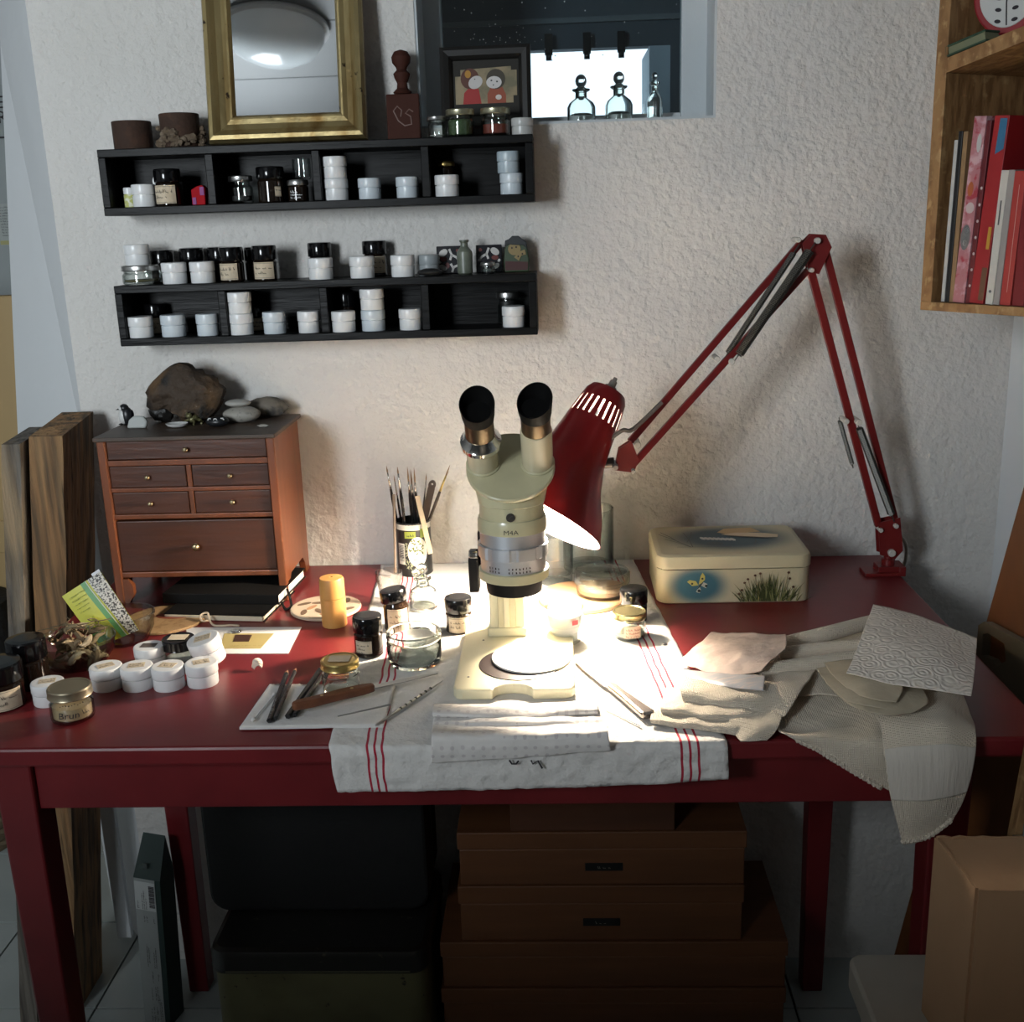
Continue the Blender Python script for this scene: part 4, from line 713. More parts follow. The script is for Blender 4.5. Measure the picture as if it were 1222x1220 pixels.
# wooden handled knife
def flat(name, pts, z0, z1, mat, par, bevel=0): return MB().prism(pts, z0, z1, lambda u, v, d: (u, v, d)).build(name, mat, par, bevel=bevel)
h0, h1, h2 = V((-0.3388, -0.6505, 0.7500)), V((-0.2465, -0.5946, 0.7500)), V((-0.1690, -0.5527, 0.7500)); d = (h1-h0).normalized(); n_ = V((-d.y, d.x, 0))
o = thing('kitchen_knife', 'pointed knife with riveted brown wooden handle on paper towel', 'knife', tuple(h0)); STEEL = M('worn_steel', (.50, .49, .47), .28, 1, bump=((200, 200, 20), .0002))
L_ = (h1-h0).length
flat('handle', [tuple((h0+d*a_*L_+n_*w_)[:2]) for a_, w_ in ((0, -.004), (-.02, .003), (.03, .008), (.3, .0085), (.6, .0105), (.86, .0095), (1, .005), (1, -.004), (.85, -.007), (.5, -.006), (.2, -.007))], ZP+.0095, ZP+.0205, M('brown_handle_wood', (.16, .055, .022), .45, var=((30, 90, 30), (.10, .035, .015), .4, .7)), o, .003)
e = (h2-h1).normalized(); n2_ = V((-e.y, e.x, 0)); L2 = (h2-h1).length
flat('blade', [tuple((h1+e*a_*L2+n2_*w_)[:2]) for a_, w_ in ((-.1, .004), (.15, .0065), (.5, .0062), (.85, .003), (1, -.001), (.6, -.0035), (.1, -.0042), (-.1, -.0038))], ZP+.0140, ZP+.0153, STEEL, o)
for a_ in (.35, .72): p = h0+d*a_*L_+n_*.001; MB().lathe([(.0022, 0), (.0020, .0006)], 12, mat=Matrix.Translation((p.x, p.y, ZP+.0204))).build('rivet', BRASS, o)
a, c = V((-0.2754, -0.6896, 0.7760)), V((-0.2158, -0.6586, 0.7760)); o = MB().tube([a, c], [.0009, .0013], 8).build('thin_needle', STEEL); tag(o, 'thin steel needle lying across the wooden knife', 'needle')
a, c = V((-0.2323, -0.6763, 0.7500)), V((-0.1631, -0.5448, 0.7500)); o = thing('needle_file', 'slim serrated needle tool beside the wooden knife', 'file', (a.x, a.y, ZT)); a.z = c.z = ZT+.0048; dd = (c-a)
MB().tube([a+dd*k/10 for k in range(11)], [.0014, .0019, .0021, .0022, .0022, .0021, .0020, .0018, .0015, .001, .0003], 8).build('shaft', STEEL, o)
for k in range(7): p = a+dd*(.35+.075*k); MB().ball((p.x, p.y-.001, p.z+.0010), .0022, .0018, .0020, 8, 6).build('tooth', M('dark_steel', (.06, .055, .05), .4, .8), o)
# ---------------------------------------------------------------- microscope
CREAM = M('cream_enamel', (.52, .48, .30), .28, coat=.3, var=(12, (.42, .39, .25), .4, .7)); CREAMB = M('pale_cream_enamel', (.76, .70, .48), .35)
ALU = M('satin_aluminium', (.74, .76, .79), .42, 1); CHROME = M('chrome', (.65, .64, .60), .12, 1); MAT = M('matt_black', (.006, .005, .005), .5, spec=.25); RUB = M('black_rubber', (.003, .003, .003), .6, spec=.15)
AX, AY = -.0660, -.495
ms = thing('microscope', 'old cream stereo microscope with two eyepieces and black eyecups', 'microscope', (-.0665, -.48, ZT))
base = [(-.145, -.586), (-.141, -.595), (-.133, -.598)]+[(-.068+.026*cos(R(180+k*22.5)), -.598-.0*k+.018*sin(R(k*22.5))) for k in range(9)]+[(.0, -.598), (.008, -.595), (.012, -.586), (.012, -.372), (.004, -.362), (-.137, -.362), (-.145, -.372)]
flat('base_plate', base, ZT, ZT+.0145, CREAMB, ms, .0022)
MB().lathe([(.056, 0), (.0565, .0006), (.056, .0010)], 48, mat=Matrix.Translation((-.060, -.515, ZT+.0145))).build('stage_ring', M('brown_black_stage', (.030, .016, .014), .35), ms)
MB().lathe([(.0535, 0), (.054, .0008), (.054, .0022), (.0535, .0028)], 56, mat=Matrix.Translation((-.046, -.500, ZT+.0157)) @ Matrix.Rotation(R(1.2), 4, 'Y')).build('stage_plate', M('white_stage_plate', (.80, .77, .72), .35), ms)
for u, v in ((577, 766), (573, 795), (559, 810)):  # dark discs stand in for the shade inside small screw holes
    p = {577: (-0.1161, -0.4277, 0.7645), 573: (-0.1150, -0.5156, 0.7645), 559: (-0.1278, -0.5570, 0.7645)}[u]; MB().lathe([(.0016, 0), (.0016, .0004)], 10, mat=Matrix.Translation((p[0], p[1], p[2]+.0022))).build('screw_hole_disc', M('dark_screw_and_hole', (.12, .11, .10), .35, .9), ms)
boxpart('column', CREAMB, ms, -.107, -.057, -.412, -.374, ZT+.0145, .96, .002); boxpart('column_foot', CREAMB, ms, -.110, -.054, -.416, -.370, ZT+.0145, ZT+.028, .002)
boxpart('rack_slide', M('slide_cream', (.58, .52, .33), .4), ms, -.095, -.069, -.4155, -.412, ZT+.028, .95, .001); boxpart('rack_bar', CREAMB, ms, -.086, -.078, -.4185, -.4155, ZT+.030, .945, .0008)
boxpart('focus_block', MAT, ms, -.118, -.052, -.440, -.372, .868, .935, .006); k0 = (-0.1246, -0.4400, 0.8588)
boxpart('slide_bracket', MAT, ms, k0[0]-.007, k0[0]+.007, -.446, -.42, .845, .895, .002)
MB().lathe([(.009, 0), (.0095, .002), (.0095, .010), (.008, .012)], 24, mat=rot_to((k0[0]+.006, -.435, .897), (k0[0]-1, -.435, .897))).build('focus_knob', CHROME, ms)
zz = lambda v: {716: (-0.0678, -0.5350, 0.8657)[2], 699: (-0.0670, -0.5370, 0.8861)[2], 689: (-0.0665, -0.5400, 0.8987)[2], 672: (-0.0660, -0.5380, 0.9175)[2], 657: (-0.0654, -0.5400, 0.9352)[2], 641: (-0.0649, -0.5370, 0.9523)[2], 630: (-0.0644, -0.5400, 0.9656)[2], 625: (-0.0642, -0.5400, 0.9712)[2], 609: (-0.0638, -0.5370, 0.9882)[2]}[v]
A0 = Matrix.Translation((AX, AY, 0))
def ring(name, mat, prof, seg=64, par=ms, skip=None, smooth=True): return MB().lathe(prof, seg, mat=A0, smooth=smooth).build(name, mat, par)
ring('objective', MAT, [(.030, zz(716)), (.0370, zz(716)+.001), (.0385, zz(699)-.002), (.0385, zz(699)+.002)])
ring('lower_rim', CREAM, [(.0450, zz(699)), (.0468, zz(699)+.001), (.0468, zz(689)), (.044, zz(689)+.001)])
sr = ring('scale_ring', ALU, [(.0436, zz(689)), (.0440, zz(672)), (.043, zz(672)+.0005)])
t = MB(); f = cyl_map(.0442, zz(689), 0); rg = random.Random(9)
for row in (0, 1):
    for k in range(13):
        if k in (4, 5): continue
        u = -.033+k*.0047; hh = .0028; t.add([tuple(V(f(u+a_, .0035+row*.0048+b_))+V((AX, AY, 0))) for a_, b_ in ((0, 0), (.0008+rg.random()*.0016, 0), (.0008+rg.random()*.001, hh), (0, hh))], [(0, 1, 2, 3)])
t.build('engraved_marks', INK, sr)
w = MB(); vs = []; prf = []                              # scalloped zoom ring
nseg = 96
for r_, z_ in ((.0450, zz(672)), (.0470, zz(672)+.001), (.0470, zz(657)-.001), (.0445, zz(657))):
    for k in range(nseg): a_ = 2*pi*k/nseg; g = .0022 if (k % 12) in (0, 1, 2) else 0; vs.append((AX+(r_-g)*cos(a_), AY+(r_-g)*sin(a_), z_))
w.add(vs, [(i*nseg+k, i*nseg+(k+1) % nseg, (i+1)*nseg+(k+1) % nseg, (i+1)*nseg+k) for i in range(3) for k in range(nseg)], 0, False); w.build('zoom_ring', ALU, ms)
ring('upper_ring', ALU, [(.0436, zz(657)), (.0436, zz(641))])
bd = ring('name_band', CREAM, [(.0440, zz(641)), (.0460, zz(641)+.0006), (.0460, zz(630)), (.0445, zz(625)), (.042, zz(625))])
t = MB(); f = cyl_map(.0462, (zz(641)+zz(630))/2-.0030, -.0); text_on(t, 'M4A', .0085, lambda u, v: tuple(V(f(u*1.2, v))+V((AX, AY, 0)))); t.build('lettering', INK, bd)
ring('collar', CREAM, [(.0430, zz(625)-.001), (.0425, zz(609)+.004)])
sc = (-0.0640, -0.5380, 0.9784); s_ = MB().lathe([(.0058, 0), (.0058, .0035), (.005, .0042)], 20, mat=rot_to((AX, -.536, sc[2]), (AX, -1, sc[2]+.0))).build('clamp_screw', M('dark_screw_and_hole', (.12, .11, .10), .35, .9), ms)
MB().box(-.0055, .0055, -.0006, .0006, -.0002, .0006, mat=Matrix.Translation((AX, -.5405, sc[2])) @ Matrix.Rotation(R(90), 4, 'X') @ Matrix.Rotation(R(35), 4, 'Z')).build('screw_slot', MC['dark_screw_and_hole'], s_)
nrm = V((0, -.60, .80)); e2 = V((0, .80, .60)); fc = V(((-0.0658, -0.5000, 1.0383)[0], -.500, (-0.0658, -0.5000, 1.0383)[2]))
w = MB(); vs = []; seg = 64
def disc(c, r_, e_): return [c+V((1, 0, 0))*r_*cos(2*pi*k/seg)+e_*r_*sin(2*pi*k/seg) for k in range(seg)]
z0 = zz(609)+.002; rg_ = [disc(V((AX, AY, z0-.002)), .042, V((0, 1, 0))), disc(V((AX, AY, z0)), .0440, V((0, 1, .0)))]
for s_, r_, tl in ((-.020, .0505, .72), (-.012, .0560, .9), (-.005, .0582, 1), (-.0015, .0580, 1), (0, .0565, 1)):
    e_ = V((0, 1, 0)).lerp(e2, tl).normalized(); rg_.append(disc(fc+nrm*s_, r_, e_))
for r_ in rg_: vs += r_
w.add(vs, [(i*seg+k, i*seg+(k+1) % seg, (i+1)*seg+(k+1) % seg, (i+1)*seg+k) for i in range(len(rg_)-1) for k in range(seg)], 0, True); b0 = (len(rg_)-1)*seg; w.f.append(tuple(b0+k for k in range(seg))); w.m.append(0); w.sm.append(False)
w.build('prism_housing', CREAM, ms)
def oblique(name, c, prof, mat, par=ms, seg=40): return MB().lathe(prof, seg, mat=rot_to(c, c+nrm)).build(name, mat, par)
for sgn, off in ((-1, 0), (1, .004)):
    c = fc+V((sgn*.0355, 0, 0))+e2*.004; q_ = off
    oblique('tube_flange', c, [(.0225, -.001), (.0225, .002), (.021, .003)], CREAM)
    if sgn < 0:
        tu = oblique('eyepiece_tube', c, [(.0203, 0), (.0203, .046)], M('warm_ivory_enamel', (.56, .50, .34), .25)); oblique('diopter_ring', c, [(.0215, .036), (.0262, .040), (.0265, .047), (.0225, .051), (.0205, .056), (.019, .058)], CHROME)
    else: tu = oblique('eyepiece_tube', c, [(.0203, 0), (.0203, .062), (.0195, .066)], M('warm_ivory_enamel', (.56, .50, .34), .25))
    oblique('eyepiece', c, [(.0186, .054+q_), (.0188, .091+q_), (.018, .093+q_)], M('bronze_metal', (.22, .17, .11), .3, 1, bump=((300, 300, 1), .0004)))
    w = MB(); rows_ = []; n_ = 40                        # slanted eyecup
    for r_, s_, cut in ((.0192, .086, 0), (.0206, .0935, 0), (.0222, .113, 1), (.0212, .113, 1), (.0170, .100, 0), (.0002, .099, 0)):
        for k in range(n_):
            a_ = 2*pi*k/n_; lift = cut*.010*cos(a_-(pi/2 if sgn < 0 else pi/4+.25)); p = c+nrm*(s_+lift+q_)+V((1, 0, 0))*r_*cos(a_)+e2*r_*sin(a_); rows_.append(p)
    w.add(rows_, [(i*n_+k, i*n_+(k+1) % n_, (i+1)*n_+(k+1) % n_, (i+1)*n_+k) for i in range(5) for k in range(n_)], 0, True); w.build('eyecup', RUB, ms)
# ---------------------------------------------------------------- red spring lamp
RED = M('red_lamp_enamel', (.22, .008, .010), .32, coat=.2); REDA = M('red_arm_paint', (.15, .010, .010), .4); SPR = M('spring_steel', (.07, .068, .06), .4, .5); PIN = M('ivory_pin', (.55, .53, .48), .4)
lp = thing('desk_lamp', 'red spring arm desk lamp clamped at the table back', 'lamp', (.545, -.10, TZ))
ST, SM_ = V((0.0753, -0.2450, 1.0942)), V((-0.0304, -0.3350, 0.9217)); am = rot_to(SM_, ST); SL = (ST-SM_).length
sp_ = [(0, .098), (.010, .0935), (.035, .083), (.07, .063), (.11, .0485), (.145, .0430), (.168, .0400), (.198, .0355), (.212, .0330)]; kk = SL/.224
pr = [(r_, z_*kk) for z_, r_ in sp_]
skip = lambda i, k: i == 6 and k % 3 != 0 and (k % 3 == 1)
MB().lathe(pr+[(.028, .221*kk), (.016, .224*kk)], 66, mat=am, cap=(False, True), skip=skip).build('shade', RED, lp, fix=False)
MB().lathe([(r_-.0022, z_) for r_, z_ in pr]+[(.02, .219*kk)], 66, mat=am, cap=(False, True), skip=skip).build('shade_lining', M('white_shade_lining', (.82, .80, .76), .5), lp, fix=False)
MB().lathe([(.0095, .222*kk), (.0095, .230*kk), (.006, .231*kk), (.0055, .240*kk), (.0035, .241*kk), (.003, .246*kk)], 16, mat=am).build('switch_knob', M('grey_switch', (.25, .22, .19), .5), lp)
ax = (SM_-ST).normalized(); bp = SM_-ax*.045
MB().ball(tuple(bp), .027, None, None, 24, 16).build('bulb', M('bulb_glow', (1, .86, .69), .3, emit=LAMP_E), lp); MB().lathe([(.014, 0), (.014, .05)], 20, mat=rot_to(bp-ax*.022, bp-ax)).build('socket', MAT, lp)
def Bar(name, a, b, w_=.0100, h_=.0090, m=REDA): return MB().bar(a, b, w_, h_).build(name, m, lp, bevel=.0008)
hA, hB = V((0.1039, -0.2850, 1.0229)), V((0.1038, -0.2850, 0.9833)); eA, eB = V((0.3697, -0.1800, 1.3024)), V((0.3788, -0.1800, 1.2589)); eC, eD = V((0.3838, -0.1800, 1.2600)), V((0.4039, -0.1800, 1.2903)); bC, bD = V((0.5278, -0.1100, 0.8346)), V((0.5533, -0.1100, 0.8471))
for s_ in (-.008, .008):
    o_ = V((0, s_, 0)); pls = [V((0.3685, -0.1800, 1.3000)), V((0.3817, -0.1800, 1.3130)), V((0.4030, -0.1800, 1.3111)), V((0.4125, -0.1800, 1.2925)), V((0.3953, -0.1800, 1.2535)), V((0.3801, -0.1800, 1.2564))]
    MB().add([p+o_+V((0, e_, 0)) for e_ in (-.001, .001) for p in pls], [tuple(range(6)), tuple(range(11, 5, -1))]+[(i, (i+1) % 6, (i+1) % 6+6, i+6) for i in range(6)]).build('elbow_plate', REDA, lp)
    pls = [V((0.5247, -0.1100, 0.8419)), V((0.5601, -0.1100, 0.8499)), V((0.5676, -0.1100, 0.7928)), V((0.5559, -0.1100, 0.7783)), V((0.5304, -0.1100, 0.7861))]
    MB().add([p+o_*1.3+V((0, e_, 0)) for e_ in (-.001, .001) for p in pls], [tuple(range(5)), tuple(range(9, 4, -1))]+[(i, (i+1) % 5, (i+1) % 5+5, i+5) for i in range(5)]).build('base_plate', REDA, lp)
    pls = [V((0.0864, -0.2850, 1.0132)), V((0.1052, -0.2850, 1.0255)), V((0.1163, -0.2850, 0.9958)), V((0.1088, -0.2850, 0.9767)), V((0.0800, -0.2850, 0.9812))]
    MB().add([p+o_*.8+V((0, e_, 0)) for e_ in (-.001, .001) for p in pls], [tuple(range(5)), tuple(range(9, 4, -1))]+[(i, (i+1) % 5, (i+1) % 5+5, i+5) for i in range(5)]).build('head_plate', REDA, lp)
Bar('upper_bar', hA, eA); Bar('upper_bar', hB, eB); Bar('lower_bar', bC, eC, .0115, .010); Bar('lower_bar', bD, eD, .0110, .010)
def spring(a, b, r_): # coil over the middle with plain wire ends
    a, b = V(a), V(b); t = (b-a).normalized(); u = t.orthogonal().normalized(); q_ = t.cross(u); L_ = (b-a).length; n_ = int(L_*.86/.0024); w = MB(); pts = []
    for k in range(n_*6+1): s_ = k/(n_*6); pts.append(a+t*(L_*(.06+.86*s_))+(u*cos(k*pi/3)+q_*sin(k*pi/3))*r_)
    w.tube([a, a+t*L_*.06]+pts+[b-t*L_*.07, b], .0011, 4); w.build('spring', SPR, lp)
for s_, a, b, r_ in ((-.013, (0.2486, -0.2150, 1.1337), (0.3636, -0.1800, 1.2989), .0042), (-.016, (0.2638, -0.2150, 1.1307), (0.3872, -0.1800, 1.3019), .0066), (.010, (0.4496, -0.1400, 1.0222), (0.4817, -0.1200, 0.9342), .003), (-.014, (0.4723, -0.1400, 1.0189), (0.5494, -0.1100, 0.8443), .0055)):
    spring(V(a)+V((0, s_, 0)), V(b)+V((0, s_, 0)), r_)
for p, r_ in (((0.2384, -0.2150, 1.1352), .0045), ((0.2600, -0.2150, 1.1308), .005), ((0.4550, -0.1400, 1.0207), .0045), ((0.4750, -0.1400, 1.0188), .005), ((0.1139, -0.2850, 1.0202), .005), ((0.5483, -0.1100, 0.7902), .0062), ((0.3608, -0.1800, 1.3051), .004), ((0.3896, -0.1800, 1.3030), .0045), ((0.3825, -0.1800, 1.2601), .0035), ((0.0813, -0.2850, 0.9877), .004), ((0.1075, -0.2850, 0.9806), .003), ((0.5525, -0.1100, 0.8370), .004), ((0.5281, -0.1100, 0.8302), .0035)):
    p = V(p); MB().lathe([(r_, 0), (r_, .034), (r_*.8, .035)], 14, mat=rot_to(p+V((0, .016, 0)), p+V((0, -1, 0)))).build('pivot_pin', PIN, lp)
q1 = V((0.0800, -0.2850, 0.9915)); MB().tube([q1, q1+V((-.014, .0, -.001)), q1+V((-.024, .006, .004))], .008, 12).build('shade_joint', M('dark_joint', (.06, .05, .045), .4, .5), lp)
MB().tube([cr([(0.0665, -0.2800, 0.9959), (0.0688, -0.2900, 1.0210), (0.0910, -0.2950, 1.0417), (0.1085, -0.2920, 1.0432), (0.1510, -0.2850, 1.0809)], k/20) for k in range(21)], .0032, 8).build('cable', M('grey_cable', (.14, .13, .12), .5), lp)
MB().tube([cr([(0.5590, -0.1000, 0.8238), (0.5836, -0.0800, 0.7937), (0.5930, -0.0600, 0.7618), (0.5929, -0.0500, 0.7418)], k/24) for k in range(25)], .0028, 8).build('power_cable', M('pale_cable', (.36, .34, .27), .5), lp)
g0 = V((0.5478, -0.1100, 0.7740)); MB().lathe([(.011, 0), (.011, .010), (.0075, .011), (.0075, .03)], 20, mat=Matrix.Translation((g0.x, -.11, TZ+.016))).build('pivot_post', REDA, lp)
w = MB().box(g0.x-.042, g0.x+.016, -.130, -.090, TZ, TZ+.006); w.box(g0.x+.0235-.010, g0.x+.0295-.005, -.130, -.090, TZ-.0, TZ+.016); w.box(g0.x-.020, g0.x+.016, -.126, -.094, TZ+.006, TZ+.016); w.build('clamp', REDA, lp, bevel=.001)

# ---------------------------------------------------------------- middle of the table: jars, glasses, brushes
dark_jar((-.280, -.437, ZT), 'black jar with small square label at the towel edge', .0214, .060, .38, (1.25, .22, .72, -.25), seed=41, lines=3)
dark_jar((-.254, -.335, ZT), 'black labelled jar with crooked lid before the shot glass', .0206, .060, .30, (1.7, .10, .86, .25), seed=42, lid_tilt=R(-9), body=M('brown_glass', (.018, .010, .006), .08))
dark_jar((-.158, -.349, ZT), 'dark jar with cream label beside the microscope column', .0211, .054, .40, (1.7, .10, .82, .1), seed=43, body=MC['brown_glass'])
wb = thing('water_bowl', 'clear glass bowl half full of water before the microscope', 'bowl', (-.210, -.470, ZT)); r_ = .0385
MB().lathe([(.030, 0), (.034, .001), (r_*.98, .010), (r_, .032), (r_*.965, .036), (r_, .040), (r_*1.0, .046), (r_-.0015, .048), (r_-.004, .046), (r_*.9, .038), (r_-.003, .030), (r_-.004, .012), (.030, .005), (.004, .004)], 56).build('glass_body', THICK, wb, False)
MB().lathe([(.029, .0055), (r_-.0045, .013), (r_-.0035, .0225), (.004, .0225)], 48).build('water', WATER, wb, False)
o = thing('shot_glass', 'faceted shot glass standing before the brush can', 'glass', (-.281, -.222, ZT)); w = MB(); vs = []; n_ = 48
for r_, z_, f_ in ((.015, 0, 0), (.0165, .003, .0008), (.0195, .035, .0012), (.0215, .042, 0), (.0222, .054, 0), (.0205, .054, 0), (.0195, .042, 0), (.0165, .030, 0), (.0140, .010, 0), (.002, .009, 0)):
    vs += [((r_-f_*(1+cos(8*2*pi*k/n_)))*cos(2*pi*k/n_), (r_-f_*(1+cos(8*2*pi*k/n_)))*sin(2*pi*k/n_), z_) for k in range(n_)]
w.add(vs, [(i*n_+k, i*n_+(k+1) % n_, (i+1)*n_+(k+1) % n_, (i+1)*n_+k) for i in range(9) for k in range(n_)]+[tuple(reversed(range(n_)))], 0, True).build('glass_body', glass('pinkish_glass', (.97, .95, .94), 1.5), o, False)
o = thing('stopper_bottle', 'small stoppered glass bottle before the brush can', 'bottle', (-.223, -.250, ZT)); r_ = .0222
MB().lathe([(r_*.85, 0), (r_, .003), (r_, .024), (r_*.9, .031), (.011, .038), (.0095, .046), (.014, .050), (.0135, .052), (.0075, .052), (.007, .040), (r_*.8, .030), (r_-.003, .022), (r_-.003, .006), (.003, .005)], 40).build('bottle_body', THICK, o, False)
s_ = MB().lathe([(.0065, .043), (.008, .054), (.004, .058)], 20); s_.ball((0, 0, .066), .0095, .0070, .0095, 20, 12); s_.ball((-.009, -.004, .061), .0075, .005, .0075, 18, 10); s_.build('stopper', THICK, o, False)
# brush can
can = thing('brush_can', 'printed black and green tin can holding brushes', 'can', (-.260, -.062, ZT)); r_ = .0305; hc = .096
CANB = M('black_can_print', (.012, .012, .012), .35)
MB().lathe([(r_*.97, 0), (r_*1.02, .0015), (r_, .004), (r_, hc-.003), (r_*1.02, hc-.0015), (r_, hc), (r_-.0012, hc), (r_-.0015, .004), (.004, .003)], 48).build('can_body', CANB, can, False)
def wrap(u0, u1, v0, v1, name, mat, d=.0002, shape=None, par=None):
    f = cyl_map(r_+d, 0, 0); n_ = 16
    if shape: w = MB(); w.add([f(u, v) for u, v in shape], [tuple(range(len(shape)))])
    else: w = MB().grid(lambda u, v: f(u0+(u1-u0)*u, v0+(v1-v0)*v), n_, 1)
    return w.build(name, mat, par or can, False)
CW = M('can_cream', (.66, .64, .56), .4); CGn = M('can_green', (.26, .32, .05), .4)
wrap(-.045, .045, .084, .0945, 'cream_band', CW); wrap(-.012, .008, .070, .082, 'green_label', CGn); wrap(.016, .034, .070, .086, 'green_label', CGn); wrap(-.028, -.0135, .022, .060, 'barcode_panel', CW)
fo = cyl_map(r_+.0004, 0, 0); MB().grid(lambda u, v: fo(.010+.018*v*cos(2*pi*u), .045+.027*v*sin(2*pi*u)), 28, 8).build('oval_label', CW, can, False); wrap(.006, .024, .006, .017, 'green_label', CGn)
bc = MB(); f = cyl_map(r_+.0005, 0, 0); rg = random.Random(2); v_ = .028
while v_ < .056: h_ = rg.choice((.0006, .001, .0016)); bc.grid(lambda u, v: f(-.0265+.0115*u, v_+h_*v), 4, 1); v_ += h_+rg.choice((.0007, .0012))
bc.build('barcode', INK, can, False)
w = MB(); f = cyl_map(r_+.0006, 0, 0)
for k in range(26): u, v = .010+rg.gauss(0, .006), .050+rg.gauss(0, .007); w.add([f(u+a_, v+b_) for a_, b_ in ellipse(0, 0, .0030, .0011, 8, rg.random()*3)], [tuple(range(8))])
w.build('olive_picture', M('olive_print', (.10, .12, .02), .5), can, False)
w = MB(); scrawl(w, rg, .000, .022, .031, .0025, f, .0006); scrawl(w, rg, .004, .018, .025, .002, f, .0005); scrawl(w, rg, -.008, .003, .074, .004, f, .0009); w.build('print', INK, can, False)
w = MB(); rg = random.Random(14)
for k in range(40): u, v = rg.uniform(-.013, .004), rg.uniform(.015, .068); w.add([f(u+a_, v+b_-.0) for a_, b_ in ellipse(0, 0, .0028, .0009, 8, rg.random()*3)], [tuple(range(8))]) if abs((u-.010)/.018)**2+abs((v-.045)/.027)**2 > 1 else None
w.build('leaf_print', M('can_leaf_print', (.32, .34, .22), .5), can, False)
# brushes: foot inside the can, tip point in the air
BRH = M('brush_hair', (.20, .12, .06), .7); FER = M('ferrule', (.62, .60, .55), .25, 1); DWH = M('dark_brush_handle', (.035, .022, .016), .35)
def brush(tip, foot, label, mat, thick=.0028, ferr=.030, hair=.012, fm=None):
    a, c = V(foot), V(tip); L_ = (c-a).length; m = rot_to(a, c); o = thing('paint_brush', label, 'brush', tuple(a))
    MB().lathe([(thick*.6, 0), (thick*.8, L_*.3), (thick, L_-ferr-hair-.015), (thick*.75, L_-ferr-hair)], 10, mat=m).build('handle', mat, o); MB().lathe([(thick*.75, L_-ferr-hair), (thick*.45, L_-hair)], 10, mat=m).build('ferrule', fm or FER, o); MB().lathe([(thick*.45, L_-hair), (thick*.5, L_-hair*.7), (.0002, L_)], 8, mat=m).build('hair', BRH, o)
cx, cy = -.260, -.062
brush((-0.2981, -0.0750, 0.9479), (cx-.018, cy+.004, ZT+.006), 'brush leaning furthest out beside the can rim', PBK); brush((-0.2893, -0.0550, 0.9268), (cx-.014, cy+.010, ZT+.006), 'short thin brush next to the furthest leaning one', PBK, .0022)
brush((-0.2779, -0.0850, 0.9482), (cx-.006, cy-.014, ZT+.006), 'black brush with printed handle standing in the can', PBK, .0030)
for k, (u, v) in enumerate(((486, 557), (490, 560), (494, 558))): brush({0: (-0.2644, -0.0600, 0.9423), 1: (-0.2603, -0.0500, 0.9354), 2: (-0.2522, -0.0650, 0.9416)}[k], (cx+.002+k*.004, cy+.004-k*.003, ZT+.006), ('upright brown tipped brush next to the printed black brush', 'upright brown tipped brush in the middle of three', 'upright brown tipped brush right behind the pale wooden stick')[k], PBK, .0032, .020, .026, None)
brush((-0.2329, -0.0500, 0.9273), (cx+.004, cy+.012, ZT+.006), 'fine brush half hidden behind the holed handle', DWH, .002); brush((-0.1914, -0.0500, 0.9413), (cx-.008, cy+.004, ZT+.006), 'gold ferrule brush leaning far towards the microscope', DWH, .0030, .030, .020, GOLD)
a, c = V((cx-.003, cy-.004, ZT+.006)), V((-0.2207, -0.0600, 0.9175)); o = thing('palette_handle', 'dark flat handle with hanging hole in the brush can', 'spatula', tuple(a)); d = (c-a).normalized(); L_ = (c-a).length; sd = d.cross(V((0, -1, 0))).normalized()
ps = [(.004, 0), (.0055, L_*.6), (.0065, L_-.01), (.005, L_-.002), (0, L_), (-.005, L_-.002), (-.0065, L_-.01), (-.0055, L_*.6), (-.004, 0)]
ps = [(.004, 0), (.0055, L_*.6), (.0062, L_-.0135), (-.0062, L_-.0135), (-.0055, L_*.6), (-.004, 0)]; mp_ = lambda u, v, q_: tuple(a+sd*u+d*v+V((0, q_, 0)))
w = MB().prism(ps, -.0025, .0025, mp_); n8 = 16; ou = ellipse(0, L_-.0085, .0066, .0080, n8); inn = ellipse(0, L_-.0072, .0019, .0019, n8)      # rounded end with a real hole
w.add([mp_(u, v, q_) for q_ in (-.0025, .0025) for ring_ in (ou, inn) for u, v in ring_], [f_ for k in range(n8) for f_ in ((k, (k+1) % n8, n8+(k+1) % n8, n8+k), (2*n8+k, 3*n8+k, 3*n8+(k+1) % n8, 2*n8+(k+1) % n8), (k, 2*n8+k, 2*n8+(k+1) % n8, (k+1) % n8), (n8+k, n8+(k+1) % n8, 3*n8+(k+1) % n8, 3*n8+k))]); w.build('handle', DWH, o)
a, c = V((-0.2268, -0.1000, 0.7967)), V((-0.2460, -0.0880, 0.8968)); a.z = max(a.z, ZT+.004); o = MB().bar(a, c, .0085, .0022, (0, -1, 0)).build('wooden_stick', M('pale_birch', (.55, .44, .30), .7), bevel=.0008); tag(o, 'flat pale wooden stick leaning against the brush can', 'stick')
a, c = V((-0.2901, -0.0980, 0.7624)), V((-0.2882, -0.0750, 0.8974)); o = MB().tube([a, c], [.0022, .0026], 10).build('wooden_rod', M('grey_brown_rod', (.20, .15, .11), .6)); tag(o, 'thin brown rod leaning beside the brush can', 'stick')
jg = glass_jar((-.2955, -.566, ZP+.0004), 'empty clear jar with gold lid standing on paper towel', .0245, .0425, GOLD, None, lid_h=.25, gl=THICK)
MB().prism(rrect(-.014, .014, -.010, .010, .002), .0427, .0431, lambda u, v, d: (u, v, d)).build('lid_label', PAPERL, jg, False)
jb = glass_jar((.095, -.385, ZT), 'small clear jar with gold lid and pink label', .0240, .041, M('bright_gold_lid', (.66, .56, .28), .25, 1), M('cloudy_fill', (.5, .5, .42), .6), .35, lid_h=.26)
